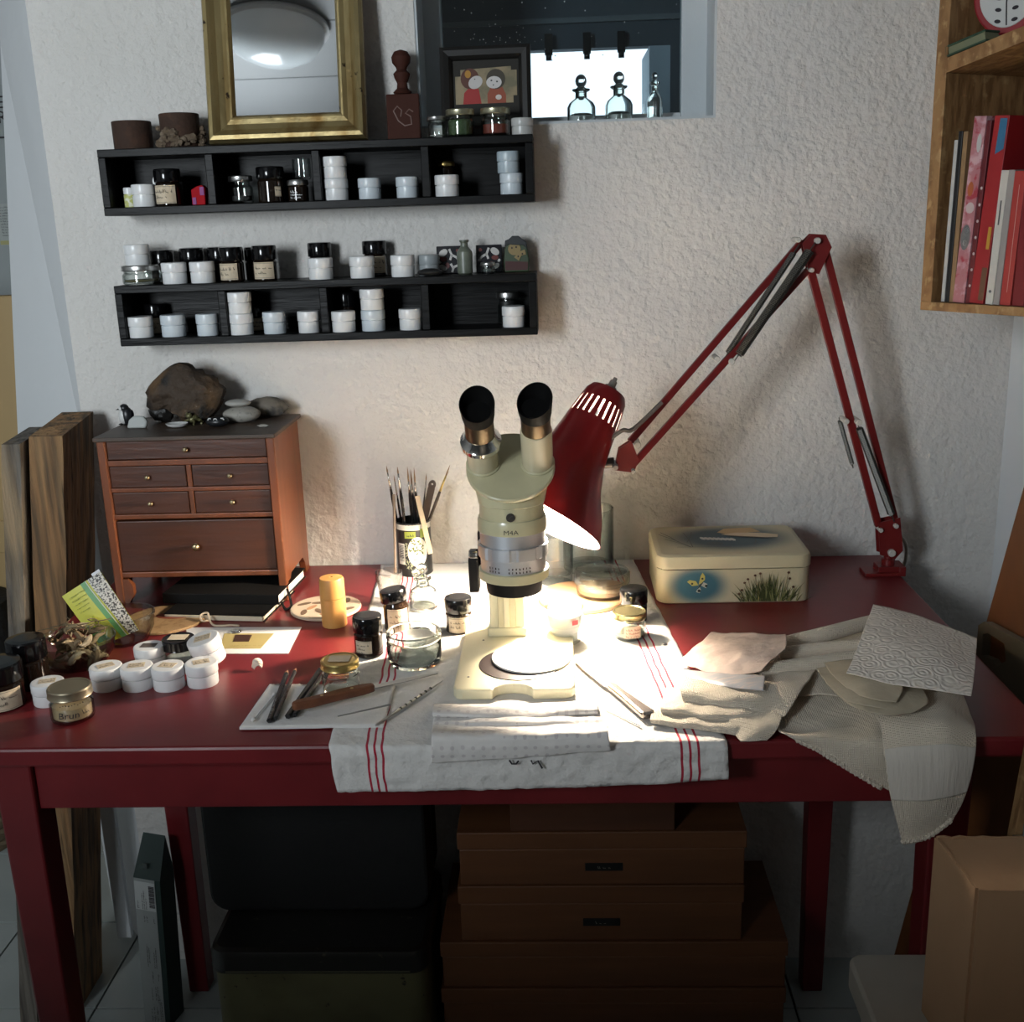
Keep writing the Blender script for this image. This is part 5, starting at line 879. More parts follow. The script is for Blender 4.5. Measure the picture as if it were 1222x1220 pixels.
f = cyl_map(.0247, .006, .15); p_ = MB().grid(lambda u, v: f((u-.5)*.026, .018*v), 10, 1).build('paper_label', M('pinkish_label', (.62, .45, .32), .8), jb, False); t = MB(); f = cyl_map(.0251, .006, .15); [scrawl(t, random.Random(k), -.010, .010, .012-.005*k, .003, f, .0006) for k in range(3)]; t.build('handwriting', M('red_ink', (.25, .06, .05), .8), p_, False)
dark_jar((.106, -.318, ZT), 'black lidded jar behind the gold lidded jar with pink label', .0214, .052, .45)
yg = thing('yogurt_glass', 'small white printed glass cup lit by the lamp', 'glass', (.001, -.400, ZT)); MB().lathe([(.020, 0), (.0225, .002), (.0235, .022), (.0265, .030), (.0275, .052), (.0283, .054), (.0262, .054), (.0252, .031), (.021, .022), (.019, .006), (.003, .005)], 44).build('glass_body', CLEAR, yg, False)
MB().lathe([(.0185, .0055), (.0205, .018), (.0245, .031), (.0255, .045), (.003, .045)], 36).build('white_contents', M('white_cream', (.72, .68, .64), .6), yg, False); f = cyl_map(.0285, .034, .55); MB().grid(lambda u, v: f((u-.5)*.010, .007*v), 6, 1).build('red_print', M('red_print', (.5, .05, .06), .6), yg, False)
o = thing('wooden_board', 'round wooden board under the glass dish', 'board', (.030, -.222, ZT)); MB().lathe([(.069, 0), (.071, .002), (.071, .007), (.069, .009)], 52).build('disc', M('pale_beech', (.42, .25, .13), .6, var=((4, 40, 4), (.35, .20, .10), .4, .7)), o, False)
ZB = ZT+.0092
ds = thing('glass_dish', 'low round glass dish with lid on the wooden board', 'dish', (.062, -.222, ZB)); r_ = .0440
MB().lathe([(r_*.8, 0), (r_*.92, .003), (r_*.95, .018), (r_*.94, .026), (r_*.89, .026), (r_*.9, .006), (.004, .005)], 52).build('dish_body', CLEAR, ds, False)
MB().lathe([(r_*.95, .0262), (r_*.99, .022), (r_*1.02, .022), (r_*1.02, .037), (r_*.98, .040), (r_*.93, .0405), (r_*.85, .0385), (.004, .0385), (.004, .0365), (r_*.85, .0365), (r_*.96, .036), (r_*.97, .0262)], 52, cap=(False, False)).build('lid', CLEAR, ds, False)
MB().lathe([(r_*.85, .006), (r_*.86, .012), (.004, .012)], 40).build('contents', M('tan_fill', (.42, .28, .18), .8), ds, False)
tg = thing('tall_glass', 'tall clear cylinder glass against the wall behind the lamp', 'glass', (.045, -.062, ZT)); r_ = .044
MB().lathe([(r_*.9, 0), (r_, .004), (r_*1.01, .110), (r_*.985, .111), (r_*.965, .110), (r_*.95, .010), (.004, .008)], 52).build('glass_body', CLEAR, tg, False)
tg = thing('drinking_glass', 'heavy based drinking glass behind the microscope', 'glass', (-.012, -.130, ZT)); r_ = .031
MB().lathe([(r_*.85, 0), (r_*.9, .003), (r_, .085), (r_*.96, .086), (r_*.94, .084), (r_*.84, .016), (.004, .012)], 48).build('glass_body', CLEAR, tg, False)
# table knife and needle on the towel
h0, h1, h2 = V((0.0161, -0.4747, 0.7500)), V((0.0600, -0.5733, 0.7500)), V((0.1017, -0.6602, 0.7500)); d = (h2-h1).normalized(); n_ = V((-d.y, d.x, 0)); o = thing('table_knife', 'silver table knife with heavy handle on the towel', 'knife', tuple(h2)); Lh = (h2-h1).length
SLV = M('old_silver', (.55, .47, .42), .22, 1)
flat('handle', [tuple((h1+d*a_*Lh+n_*w_)[:2]) for a_, w_ in ((-.08, .0035), (.02, .006), (.3, .0062), (.75, .0085), (.95, .0095), (1, .008), (1, -.008), (.95, -.0095), (.75, -.0085), (.3, -.0062), (.02, -.006), (-.08, -.0035))], ZT+.0005, ZT+.010, SLV, o, .003)
e = (h0-h1).normalized(); m_ = V((-e.y, e.x, 0)); Lb = (h0-h1).length
flat('blade', [tuple((h1+e*a_*Lb+m_*w_)[:2]) for a_, w_ in ((-.02, .0045), (.1, .008), (.6, .0085), (.88, .0075), (.98, .004), (1, -.001), (.9, -.0065), (.5, -.0075), (.1, -.007), (-.02, -.0045))], ZT+.0035, ZT+.0052, SLV, o, .0004)
a, c = V((0.0449, -0.6243, 0.7540)), V((0.0891, -0.6794, 0.7540)); o = MB().tube([a, c], [.0006, .0012], 8).build('steel_pin', STEEL); tag(o, 'long thin steel pin beside the table knife', 'pin')
c = (0.1432, -0.4184, 0.7500); o = MB().lathe([(.0035, 0), (.0040, .001), (.003, .0022), (.001, .0026)], 14).build('metal_stud', STEEL); o.location = (c[0], c[1], ZT); tag(o, 'small metal stud near the towel edge', 'stud')
# ---------------------------------------------------------------- decorated tin box
tn = thing('tin_box', 'cream tin box with butterfly, grass and moth pictures', 'tin', (.268, -.155, TZ)); tx0, tx1, tyf, tyb = .147, .391, -.246, -.070
TINM = M('cream_tin_enamel', (.56, .50, .33), .35, var=(6, (.50, .43, .27), .45, .7))
def halo(name, col2, c, sx, sy, sz):                      # airbrushed blue print on cream
    m = M(name, (.56, .50, .33), .45, spec=.35); nt = m.node_tree; b = nt.nodes['Principled BSDF']; tc = nt.nodes.new('ShaderNodeTexCoord'); mp = nt.nodes.new('ShaderNodeMapping'); mp.vector_type = 'POINT'
    mp.inputs['Location'].default_value = (-c[0]/sx, -c[1]/sy, -c[2]/sz); mp.inputs['Scale'].default_value = (1/sx, 1/sy, 1/sz); nt.links.new(tc.outputs['Object'], mp.inputs[0])
    ln = nt.nodes.new('ShaderNodeVectorMath'); ln.operation = 'LENGTH'; nt.links.new(mp.outputs[0], ln.inputs[0]); mr = nt.nodes.new('ShaderNodeMapRange'); mr.interpolation_type = 'SMOOTHSTEP'; mr.inputs[1].default_value = .45; mr.inputs[2].default_value = 1.0; mr.inputs[3].default_value = 1; mr.inputs[4].default_value = 0; nt.links.new(ln.outputs['Value'], mr.inputs[0])
    mx = nt.nodes.new('ShaderNodeMix'); mx.data_type = 'RGBA'; mx.inputs[6].default_value = (.56, .50, .33, 1); mx.inputs[7].default_value = (*col2, 1); nt.links.new(mr.outputs[0], mx.inputs[0]); nt.links.new(mx.outputs[2], b.inputs['Base Color']); return m
def rbox(prof, name, mat, par):                         # rounded rectangular walls; prof: (inset, z)
    w = MB(); lp_ = [rrect(tx0+i_, tx1-i_, tyf+i_, tyb-i_, .022-min(i_, .02), 6) for i_, _ in prof]; n_ = len(lp_[0]); vs = [(x, y, z) for l_, (_, z) in zip(lp_, prof) for x, y in l_]
    w.add(vs, [(i*n_+k, i*n_+(k+1) % n_, (i+1)*n_+(k+1) % n_, (i+1)*n_+k) for i in range(len(prof)-1) for k in range(n_)], 0, True); w.f += [tuple(range(n_)), tuple((len(prof)-1)*n_+k for k in range(n_))]; w.m += [0, 0]; w.sm += [False, False]; return w.build(name, mat, par)
bx = rbox([(.004, TZ), (.0015, TZ+.002), (.0015, TZ+.0562)], 'box_body', halo('tin_front_print', (.045, .13, .17), (-.056, -.090, .030), .058, .06, .040), tn); ld = rbox([(.0030, TZ+.0578), (0, TZ+.0582), (0, TZ+.072), (.002, TZ+.077), (.006, TZ+.079), (.010, TZ+.0795)], 'lid', halo('tin_lid_print', (.050, .088, .105), (.006, .006, .08), .128, .088, .05), tn)
boxpart('inner_rim', TINM, tn, tx0+.010, tx1-.010, tyf+.006, tyb-.006, TZ+.0560, TZ+.0580)
yf = tyf+.0008
def fsh(poly, name, col, d=0): return MB().add([(tx0+.122+u, yf-d-.0004, TZ+v) for u, v in poly], [tuple(range(len(poly)))]).build(name, M('tin_'+name, col, .5), bx)
bt = fsh([(-.056, .032), (-.053, .046), (-.050, .052), (-.046, .046), (-.046, .040), (-.052, .034)], 'butterfly_wing', (.55, .46, .12)); fsh([(-.056, .031), (-.066, .030), (-.074, .037), (-.070, .040), (-.060, .038)], 'butterfly_wing', (.55, .46, .12)); fsh([(-.055, .030), (-.060, .020), (-.054, .018), (-.052, .024)], 'butterfly_hindwing', (.50, .50, .42)); fsh([(-.053, .031), (-.044, .026), (-.042, .033), (-.048, .036)], 'butterfly_hindwing', (.50, .50, .42))
for u, v, r_ in ((-.050, .042, .0017), (-.066, .034, .0017), (-.055, .022, .0025), (-.044, .030, .0022)): fsh(ellipse(u, v, r_, r_, 10), 'butterfly_spot', (.02, .02, .015), .0003)
fsh([(-.058, .024), (-.055, .030), (-.050, .036), (-.049, .035), (-.053, .029)], 'butterfly_body', (.03, .03, .02), .0003)
rg = random.Random(23); w = MB(); w2 = MB()
for k in range(120):
    u = rg.gauss(.054, .020); hgt = rg.uniform(.016, .054)*(1-min(abs(u-.055)/.09, .6)); ln = rg.gauss(0, .007)+(u-.052)*.35; q_ = .0009
    (w if k % 3 else w2).add([(tx0+.122+a_, yf-.0006-.00001*k, TZ+b_) for a_, b_ in ((u-q_, .003), (u+q_, .003), (u+ln*.5+q_*.7, .003+hgt*.6), (u+ln, .003+hgt), (u+ln*.5-q_*.7, .003+hgt*.6))], [(0, 1, 2, 3, 4)])
w.build('grass_blades', M('tin_grass', (.05, .06, .015), .5), bx, kind='stuff'); w2.build('pale_grass_blades', M('tin_grass_pale', (.22, .22, .08), .5), bx, kind='stuff')
for u, v in ((.012, .022), (.016, .034), (.021, .040), (.032, .046), (.008, .016), (.014, .010), (.086, .040), (.092, .026), (.084, .050), (.040, .049)): fsh(ellipse(u, v, .0022, .0020, 8), 'flower_head', (.10, .04, .02), .0008); fsh([(u-.0003, v), (u+.0003, v), (u*.7+.017, .006), (u*.7+.0164, .006)], 'flower_stalk', (.12, .09, .03), .0002)
zl = TZ+.0797
def tsh(poly, name, col, d=0): return MB().add([(tx0+.122+u, -.158+v, zl+d+.0003) for u, v in poly], [tuple(range(len(poly)))]).build(name, M('tin_'+name, col, .5), ld)
tsh([(-.010, .040), (.005, .062), (.050, .066), (.062, .040), (.030, .034), (.005, .028)], 'moth_wing', (.52, .33, .15)); tsh([(-.006, .026), (.020, .036), (.060, .034), (.088, .022), (.084, .006), (.050, .006), (.015, .016)], 'pale_moth_wing', (.60, .46, .30), .0002); tsh([(.005, .020), (.050, .010), (.082, .0), (.050, .004), (.012, .014)], 'moth_edge', (.10, .07, .04), .0004)
for k in range(8): u = -.038+k*.0068; tsh(ellipse(u, .006-k*.0012, .0042, .0085, 10, .3), 'white_blossom', (.58, .57, .52), .0002)
tsh(ellipse(-.022, -.024, .014, .010, 14), 'dark_leaf', (.06, .08, .09), .0002)
w = MB()
for a_, b_ in (((-.062, -.042), (-.108, .034)), ((-.062, -.042), (-.100, .006)), ((-.060, -.040), (-.066, .040)), ((-.066, -.015), (-.052, .044)), ((-.080, -.012), (-.104, .045)), ((.040, -.030), (.046, -.004)), ((-.085, -.040), (.0, -.044))): w.ribbon([a_, ((a_[0]+b_[0])/2+.002, (a_[1]+b_[1])/2), b_], .0014, lambda u, v: (tx0+.122+u, -.158+v, zl+.0005))
w.build('painted_twigs', M('tin_twig', (.07, .075, .07), .5), ld)
# ---------------------------------------------------------------- cloths and papers at the right
WAF = M('beige_waffle_cloth', (.70, .61, .49), .95, spec=.15, sheen=.2); nt = WAF.node_tree; b = nt.nodes['Principled BSDF']; tc = nt.nodes.new('ShaderNodeTexCoord'); hs = None
for ax_ in ('X', 'Y', 'Z'):
    wv = nt.nodes.new('ShaderNodeTexWave'); wv.bands_direction = ax_; wv.inputs['Scale'].default_value = 150; wv.inputs['Distortion'].default_value = 1.0; nt.links.new(tc.outputs['Object'], wv.inputs['Vector'])
    if hs is None: hs = wv.outputs['Fac']
    else: ad = nt.nodes.new('ShaderNodeMath'); nt.links.new(hs, ad.inputs[0]); nt.links.new(wv.outputs['Fac'], ad.inputs[1]); hs = ad.outputs[0]
bp = nt.nodes.new('ShaderNodeBump'); bp.inputs['Distance'].default_value = .0004; nt.links.new(hs, bp.inputs['Height']); nt.links.new(bp.outputs[0], b.inputs['Normal'])
PLN = M('beige_plain_band', (.62, .57, .50), .9, bump=((240, 30, 30), .0012), spec=.2)
cl = thing('waffle_cloth', 'large beige waffle cloth heaped and hanging over the table front', 'cloth', (.37, -.60, TZ))
def cpart(name, rows, nu, nv, wr=.0016, fr=40, seed=0, mat=None, th=.0016): return patch(rows, nu, nv, wr, fr, seed).build(name, mat or WAF, cl, solid=th, fix=False)
# under layer with the slanting hem
cpart('under_flap', [[(0.2593, -0.6319, 0.7580), (0.3284, -0.5981, 0.7700), (0.3988, -0.5881, 0.7760), (0.4625, -0.5857, 0.7740)], [(0.2471, -0.6696, 0.7560), (0.3184, -0.6626, 0.7660), (0.3772, -0.6650, 0.7740), (0.4361, -0.6672, 0.7720)], [(0.2490, -0.6861, 0.7530), (0.3034, -0.7064, 0.7580), (0.3587, -0.7158, 0.7620), (0.4204, -0.7174, 0.7620)], [(0.2514, -0.7220, 0.7643), (0.3026, -0.7300, 0.7571), (0.3535, -0.7360, 0.7532), (0.4152, -0.7360, 0.7492)], [(0.2608, -0.7240, 0.7599), (0.3087, -0.7320, 0.7389), (0.3550, -0.7370, 0.7197), (0.4185, -0.7370, 0.6943)], [(0.2659, -0.7230, 0.7561), (0.3114, -0.7300, 0.7314), (0.3617, -0.7340, 0.7008), (0.4212, -0.7340, 0.6676)]], 70, 60, .0036, 34, 1)
hem = [(0.2657, -0.7240, 0.7566), (0.2895, -0.7270, 0.7451), (0.3111, -0.7310, 0.7319), (0.3382, -0.7330, 0.7145), (0.3634, -0.7350, 0.6992)]
MB().tube([V(cr(hem, k/60))+V((0, -.0006*sin(k*1.9), .0012*sin(k*2.3))) for k in range(61)], .0034, 7).build('hem', WAF, cl)
# front layer falling over the edge to its pointed corner
fl = [[(0.3635, -0.6774, 0.7800), (0.4087, -0.6731, 0.7860), (0.4523, -0.6606, 0.7840), (0.4818, -0.6496, 0.7720)], [(0.3612, -0.7075, 0.7760), (0.4004, -0.7101, 0.7820), (0.4433, -0.7029, 0.7780), (0.4769, -0.6925, 0.7640)], [(0.3629, -0.7240, 0.7660), (0.3960, -0.7320, 0.7737), (0.4328, -0.7340, 0.7763), (0.4686, -0.7260, 0.7635)], [(0.3617, -0.7420, 0.7456), (0.3944, -0.7480, 0.7505), (0.4298, -0.7480, 0.7521), (0.4649, -0.7400, 0.7455)], [(0.3666, -0.7480, 0.7107), (0.3942, -0.7560, 0.7127), (0.4286, -0.7540, 0.7134), (0.4594, -0.7440, 0.7117)], [(0.3758, -0.7500, 0.6731), (0.3967, -0.7560, 0.6733), (0.4234, -0.7540, 0.6793), (0.4522, -0.7460, 0.6851)], [(0.3868, -0.7490, 0.6365), (0.3997, -0.7530, 0.6400), (0.4186, -0.7520, 0.6479), (0.4419, -0.7470, 0.6643)]]
cpart('front_flap', fl, 60, 80, .0026, 30, 4)
band_ = [[tuple(V(p)+V((0, -.0022, 0))) for p in (cr([cr(r_, u) for r_ in fl], v) for u in (0.01, .33, .66, .985))] for v in (.46, .55, .64, .74)]
cpart('plain_band', band_, 50, 26, .0026, 30, 4, PLN, .0008)
hem = [(0.3861, -0.7510, 0.6378), (0.3989, -0.7550, 0.6423), (0.4178, -0.7540, 0.6492), (0.4412, -0.7490, 0.6655)]
MB().tube([V(cr(hem, k/40))+V((0, -.0006*sin(k*1.9), .0010*sin(k*2.3))) for k in range(41)], .0030, 7).build('hem', WAF, cl)
# folded bundle
def fold(rows, seed, th=.0016): cpart('folded_layer', rows, 60, 34, .0034, 38, seed)
fold([[(0.1131, -0.6119, 0.7530), (0.1845, -0.6131, 0.7560), (0.2602, -0.6271, 0.7580)], [(0.1055, -0.6513, 0.7580), (0.1774, -0.6643, 0.7610), (0.2521, -0.6685, 0.7620)], [(0.1016, -0.6743, 0.7580), (0.1733, -0.6938, 0.7600), (0.2348, -0.7086, 0.7600)], [(0.1035, -0.6755, 0.7530), (0.1749, -0.6973, 0.7530), (0.2235, -0.7178, 0.7540)]], 1)
fold([[(0.1301, -0.5784, 0.7560), (0.1977, -0.5932, 0.7640), (0.2834, -0.5876, 0.7660)], [(0.1197, -0.6309, 0.7640), (0.1913, -0.6508, 0.7700), (0.2790, -0.6336, 0.7720)], [(0.1155, -0.6547, 0.7640), (0.1849, -0.6812, 0.7690), (0.2594, -0.6808, 0.7700)], [(0.1194, -0.6563, 0.7580), (0.1828, -0.6827, 0.7610), (0.2469, -0.6958, 0.7600)], [(0.1289, -0.6435, 0.7540), (0.1870, -0.6680, 0.7560), (0.2404, -0.6785, 0.7560)]], 2)
fold([[(0.1559, -0.5392, 0.7620), (0.2220, -0.5727, 0.7720), (0.3244, -0.5679, 0.7800)], [(0.1420, -0.5963, 0.7720), (0.2136, -0.6243, 0.7800), (0.3093, -0.6105, 0.7860)], [(0.1422, -0.6336, 0.7740), (0.2062, -0.6584, 0.7800), (0.2842, -0.6552, 0.7840)], [(0.1453, -0.6429, 0.7670), (0.2046, -0.6696, 0.7720), (0.2606, -0.6896, 0.7720)], [(0.1525, -0.6346, 0.7630), (0.2076, -0.6638, 0.7670), (0.2540, -0.6839, 0.7650)]], 3)
fold([[(0.1913, -0.6513, 0.7680), (0.2273, -0.6656, 0.7720), (0.2594, -0.6808, 0.7700)], [(0.1925, -0.6843, 0.7660), (0.2274, -0.6939, 0.7680), (0.2501, -0.7037, 0.7660)], [(0.1969, -0.7079, 0.7580), (0.2187, -0.7168, 0.7600), (0.2407, -0.7134, 0.7580)], [(0.2021, -0.7247, 0.7535), (0.2173, -0.7260, 0.7540), (0.2324, -0.7222, 0.7540)]], 5)
for a_, b_, c_, r_ in (((0.2972, -0.4894, 0.7800), (0.3546, -0.4833, 0.7900), (0.4240, -0.4544, 0.7960), .0105), ((0.2848, -0.5244, 0.7800), (0.3390, -0.5266, 0.7860), (0.3968, -0.5340, 0.7940), .0095), ((0.2479, -0.5775, 0.7760), (0.3116, -0.5768, 0.7840), (0.3816, -0.5710, 0.7920), .0120)):
    pts = [cr([a_, b_, c_], k/20) for k in range(21)]; MB().tube(pts, [r_*(.75+.25*sin(pi*(.15+.7*k/20))) for k in range(21)], 16).build('rolled_fold', WAF, cl)
cpart('heap_back', [[(0.3037, -0.4316, 0.7540), (0.3751, -0.4015, 0.7600), (0.4545, -0.3935, 0.7620), (0.5046, -0.4599, 0.7560)], [(0.2778, -0.5050, 0.7660), (0.3494, -0.5075, 0.7780), (0.4201, -0.5113, 0.7820), (0.4936, -0.5413, 0.7660)], [(0.2495, -0.5691, 0.7700), (0.3318, -0.5817, 0.7800), (0.3969, -0.5933, 0.7840), (0.4829, -0.6032, 0.7700)], [(0.2518, -0.6158, 0.7620), (0.3174, -0.6440, 0.7740), (0.3772, -0.6638, 0.7800), (0.4768, -0.6504, 0.7680)]], 50, 30, .0034, 30, 7)
# tissue, strip, embossed towel, folded sheets
TIS = M('pinkish_tissue', (.72, .58, .50), .9, bump=[(60, .003, 3)], var=(18, (.54, .42, .36), .45, .65), spec=.2)
o = patch([[(0.2114, -0.4079, 0.7640), (0.2503, -0.4655, 0.7860), (0.2955, -0.5112, 0.8020)], [(0.1802, -0.4574, 0.7640), (0.2277, -0.5348, 0.7900), (0.2846, -0.5648, 0.8060)], [(0.1628, -0.4881, 0.7620), (0.2101, -0.5649, 0.7840), (0.2685, -0.5824, 0.8020)], [(0.1537, -0.4987, 0.7580), (0.2010, -0.5838, 0.7760), (0.2454, -0.6064, 0.7920)]], 44, 34, .003, 50, 2).build('tissue', TIS, solid=.0006, fix=False); tag(o, 'crumpled pinkish paper tissue on the folded cloth', 'tissue')
o = patch([[(0.1585, -0.5449, 0.7680), (0.2025, -0.5946, 0.7830), (0.2478, -0.6220, 0.7920)], [(0.1566, -0.5708, 0.7710), (0.2007, -0.6202, 0.7840), (0.2426, -0.6449, 0.7910)], [(0.1586, -0.5819, 0.7700), (0.2002, -0.6311, 0.7810), (0.2393, -0.6579, 0.7870)]], 40, 12, .0012, 60, 5).build('plastic_strip', M('grey_blue_strip', (.42, .42, .44), .4, var=((4, 200, 200), (.55, .48, .45), .5, .6)), solid=.0006, fix=False); tag(o, 'thin grey striped plastic strip under the pink tissue', 'strip')
EMB = M('embossed_paper', (.84, .77, .68), .95, spec=.2); nt = EMB.node_tree; b = nt.nodes['Principled BSDF']; tc = nt.nodes.new('ShaderNodeTexCoord'); vo = nt.nodes.new('ShaderNodeTexVoronoi'); vo.inputs['Scale'].default_value = 52; vo.inputs['Randomness'].default_value = .6; nt.links.new(tc.outputs['Object'], vo.inputs['Vector'])
mu = nt.nodes.new('ShaderNodeMath'); mu.operation = 'MULTIPLY'; mu.inputs[1].default_value = 22; nt.links.new(vo.outputs['Distance'], mu.inputs[0]); sn = nt.nodes.new('ShaderNodeMath'); sn.operation = 'SINE'; nt.links.new(mu.outputs[0], sn.inputs[0]); bp = nt.nodes.new('ShaderNodeBump'); bp.inputs['Distance'].default_value = .0004; nt.links.new(sn.outputs[0], bp.inputs['Height']); nt.links.new(bp.outputs[0], b.inputs['Normal'])
o = patch([[(0.4238, -0.4584, 0.8220), (0.4663, -0.4793, 0.8180), (0.4984, -0.5174, 0.8140), (0.5290, -0.5561, 0.8100)], [(0.3852, -0.5520, 0.8200), (0.4238, -0.5931, 0.8220), (0.4631, -0.6124, 0.8180), (0.5050, -0.6171, 0.8060)], [(0.3585, -0.6147, 0.8140), (0.3991, -0.6498, 0.8160), (0.4413, -0.6672, 0.8120), (0.4831, -0.6724, 0.8040)], [(0.3372, -0.6589, 0.8100), (0.3806, -0.6876, 0.8080), (0.4255, -0.6990, 0.8040), (0.4677, -0.7077, 0.8000)]], 60, 50, .0016, 25, 6).build('embossed_towel', EMB, solid=.001, fix=False); tag(o, 'square embossed paper towel lying on top of the cloth heap', 'paper towel')
SHT = M('yellowish_filter_paper', (.52, .45, .33), .85, bump=(40, .002), spec=.2); o = thing('filter_sheets', 'folded yellowish filter paper sheets on the waffle cloth', 'paper', (0.3622, -0.6803, 0.7900))
for dz, kx in ((.044, 0), (.048, -3), (.053, 4)): patch([[(0.3188, -0.6044, 0.7900), (0.3575, -0.6212, 0.8000), (0.4035, -0.6382, 0.8000), (0.4232, -0.6718, 0.7960)], [(0.3165, -0.6441, 0.7940), (0.3501, -0.6684, 0.8010), (0.3891, -0.6865, 0.8010), (0.4205, -0.7047, 0.7940)], [(0.3195, -0.6739, 0.7920), (0.3437, -0.7042, 0.7970), (0.3746, -0.7232, 0.7970), (0.4055, -0.7224, 0.7920)], [(0.3317, -0.7071, 0.7900), (0.3442, -0.7315, 0.7930), (0.3660, -0.7408, 0.7930), (0.3897, -0.7309, 0.7900)]] if kx == 0 else [[tuple(V(p)+V((kx*.0015, kx*.001, dz-.044))) for p in r_] for r_ in ([(0.3188, -0.6044, 0.7900), (0.3588, -0.6165, 0.7980), (0.3987, -0.6410, 0.7980)], [(0.3186, -0.6568, 0.7930), (0.3498, -0.6808, 0.7990), (0.3869, -0.7010, 0.7970)], [(0.3316, -0.7001, 0.7910), (0.3465, -0.7227, 0.7940), (0.3716, -0.7280, 0.7920)])], 30, 24, .0018, 35, kx+9).build('sheet', SHT, o, solid=.0006, fix=False)

# ---------------------------------------------------------------- under the table
def round_box(name, mat, par, x0, x1, y0, y1, prof, r, n=6):   # prof: (inset, z)
    w = MB(); lp_ = [rrect(x0+i_, x1-i_, y0+i_, y1-i_, max(r-i_, .002), n) for i_, _ in prof]; m_ = len(lp_[0]); vs = [(x, y, z) for l_, (_, z) in zip(lp_, prof) for x, y in l_]
    w.add(vs, [(i*m_+k, i*m_+(k+1) % m_, (i+1)*m_+(k+1) % m_, (i+1)*m_+k) for i in range(len(prof)-1) for k in range(m_)], 0, True); w.f += [tuple(range(m_)), tuple((len(prof)-1)*m_+k for k in range(m_))]; w.m += [0, 0]; w.sm += [False, False]; return w.build(name, mat, par)
gt = thing('storage_tin', 'large old green tin box with black lid on the floor', 'tin', (-.42, -.22, FZ))
round_box('box_body', M('olive_tin', (.13, .12, .055), .4, var=[(8, (.09, .08, .035), .45, .7), (60, (.02, .02, .012), .68, .72)]), gt, -.603, -.238, -.350, -.100, [(.004, FZ), (.002, FZ+.004), (.002, .158)], .03)
round_box('lid', M('black_tin_lid', (.012, .011, .009), .3, var=((60, 60, 60), (.10, .09, .06), .66, .74)), gt, -.606, -.235, -.353, -.097, [(.0, .150), (-.001, .154), (0, .157), (.0, .180), (.004, .188), (.012, .192)], .032)
boxpart('lid_bead', M('worn_bead', (.16, .15, .10), .35, .8), gt, -.575, -.266, -.3545, -.351, .1525, .1555, .001)
bc = thing('black_case', 'black case with rounded corners standing on the green tin', 'case', (-.43, -.17, .192))
w = MB(); p = rrect(-.628, -.243, .1925, .630, .035, 6); w.prism(p, -.245, -.105); w.build('shell', M('black_leatherette', (.004, .004, .0042), .6, bump=(220, .0008)), bc, bevel=.006)
w = MB(); p = rrect(-.629, -.242, .1923, .631, .036, 6); w.prism(p, -.180, -.172); w.build('seam', M('dark_rim', (.02, .02, .02), .4), bc)
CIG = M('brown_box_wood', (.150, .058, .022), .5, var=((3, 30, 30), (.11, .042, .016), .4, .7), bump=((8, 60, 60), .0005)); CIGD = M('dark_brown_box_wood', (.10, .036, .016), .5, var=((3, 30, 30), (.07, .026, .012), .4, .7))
def wbox(label, x0, x1, y0, y1, z0, z1, plate=None, mat=None, lidf=.68, lab=None):
    o = thing('wooden_box', label, 'box', ((x0+x1)/2, (y0+y1)/2, z0), 0, None); zs = z0+(z1-z0)*lidf; mat = mat or CIG
    boxpart('box_body', mat, o, x0+.003, x1-.003, y0+.002, y1-.002, z0, zs-.0008, .002); boxpart('lid', mat, o, x0, x1, y0, y1, zs, z1-.0004, .002)
    if plate:
        pl = boxpart('label_plate', M('black_label_plate', (.006, .006, .006), .4), o, plate-.031, plate+.031, y0-.0002, y0+.003, (z0+zs)/2-.007, (z0+zs)/2+.007, .0005); t = MB(); scrawl(t, random.Random(int(z0*1000)), plate-.010, plate+.010, (z0+zs)/2-.002, .005, lambda u, v: (u, y0-.0006, v), .0008, .35); t.build('lettering', M('worn_print', (.25, .24, .2), .5), pl)
    return o
wbox('wide wooden box on the floor under the whole box stack', -.224, .362, -.30, -.06, FZ, -.012, None); wbox('wide wooden box second from the floor in the stack', -.224, .362, -.302, -.06, -.0115, .079)
wbox('wide wooden box third from the floor, under the labelled boxes', -.222, .363, -.300, -.06, .0795, .1695); wbox('narrower wooden box with black label plate, lower of the two', -.187, .288, -.298, -.06, .1705, .2765, .052); wbox('narrower wooden box with black label plate, upper of the two', -.184, .290, -.300, -.06, .279, .378, .057)
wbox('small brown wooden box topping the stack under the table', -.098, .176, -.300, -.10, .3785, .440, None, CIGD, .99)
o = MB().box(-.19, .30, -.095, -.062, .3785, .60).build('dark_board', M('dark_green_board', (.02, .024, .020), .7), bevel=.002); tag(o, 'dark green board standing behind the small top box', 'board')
# tall light-strip carton leaning by the table leg
lb = thing('strip_carton', 'tall slim dark green and grey carton leaning beside the table leg', 'carton', (-.772, -.165, FZ)); lb.rotation_euler = (R(-3), R(1), R(-14)); GRN = M('dark_green_card', (.012, .030, .026), .5); GRY = M('grey_card', (.30, .32, .31), .6)
boxpart('box_body', GRN, lb, -.028, .028, -.022, .022, 0, .300, .0008, False); fc_ = boxpart('printed_face', GRY, lb, -.0275, .0165, -.0226, -.0220, .001, .299, 0, False); wl = boxpart('white_label', M('white_label_print', (.50, .52, .51), .6), lb, -.0265, .0160, -.0230, -.0226, .236, .293, 0, False)
MB().add([(-.028, -.022, .30), (.028, -.022, .30), (.022, .012, .372), (-.024, .012, .372), (-.028, .022, .30), (.028, .022, .30)], [(0, 1, 2, 3), (3, 2, 5, 4), (0, 3, 4), (1, 5, 2)]).build('open_flap', GRN, lb, False)
boxpart('flap_patch', M('faded_patch', (.06, .075, .07), .6), lb, -.008, .002, -.0206, -.0196, .3200, .330, 0, False)
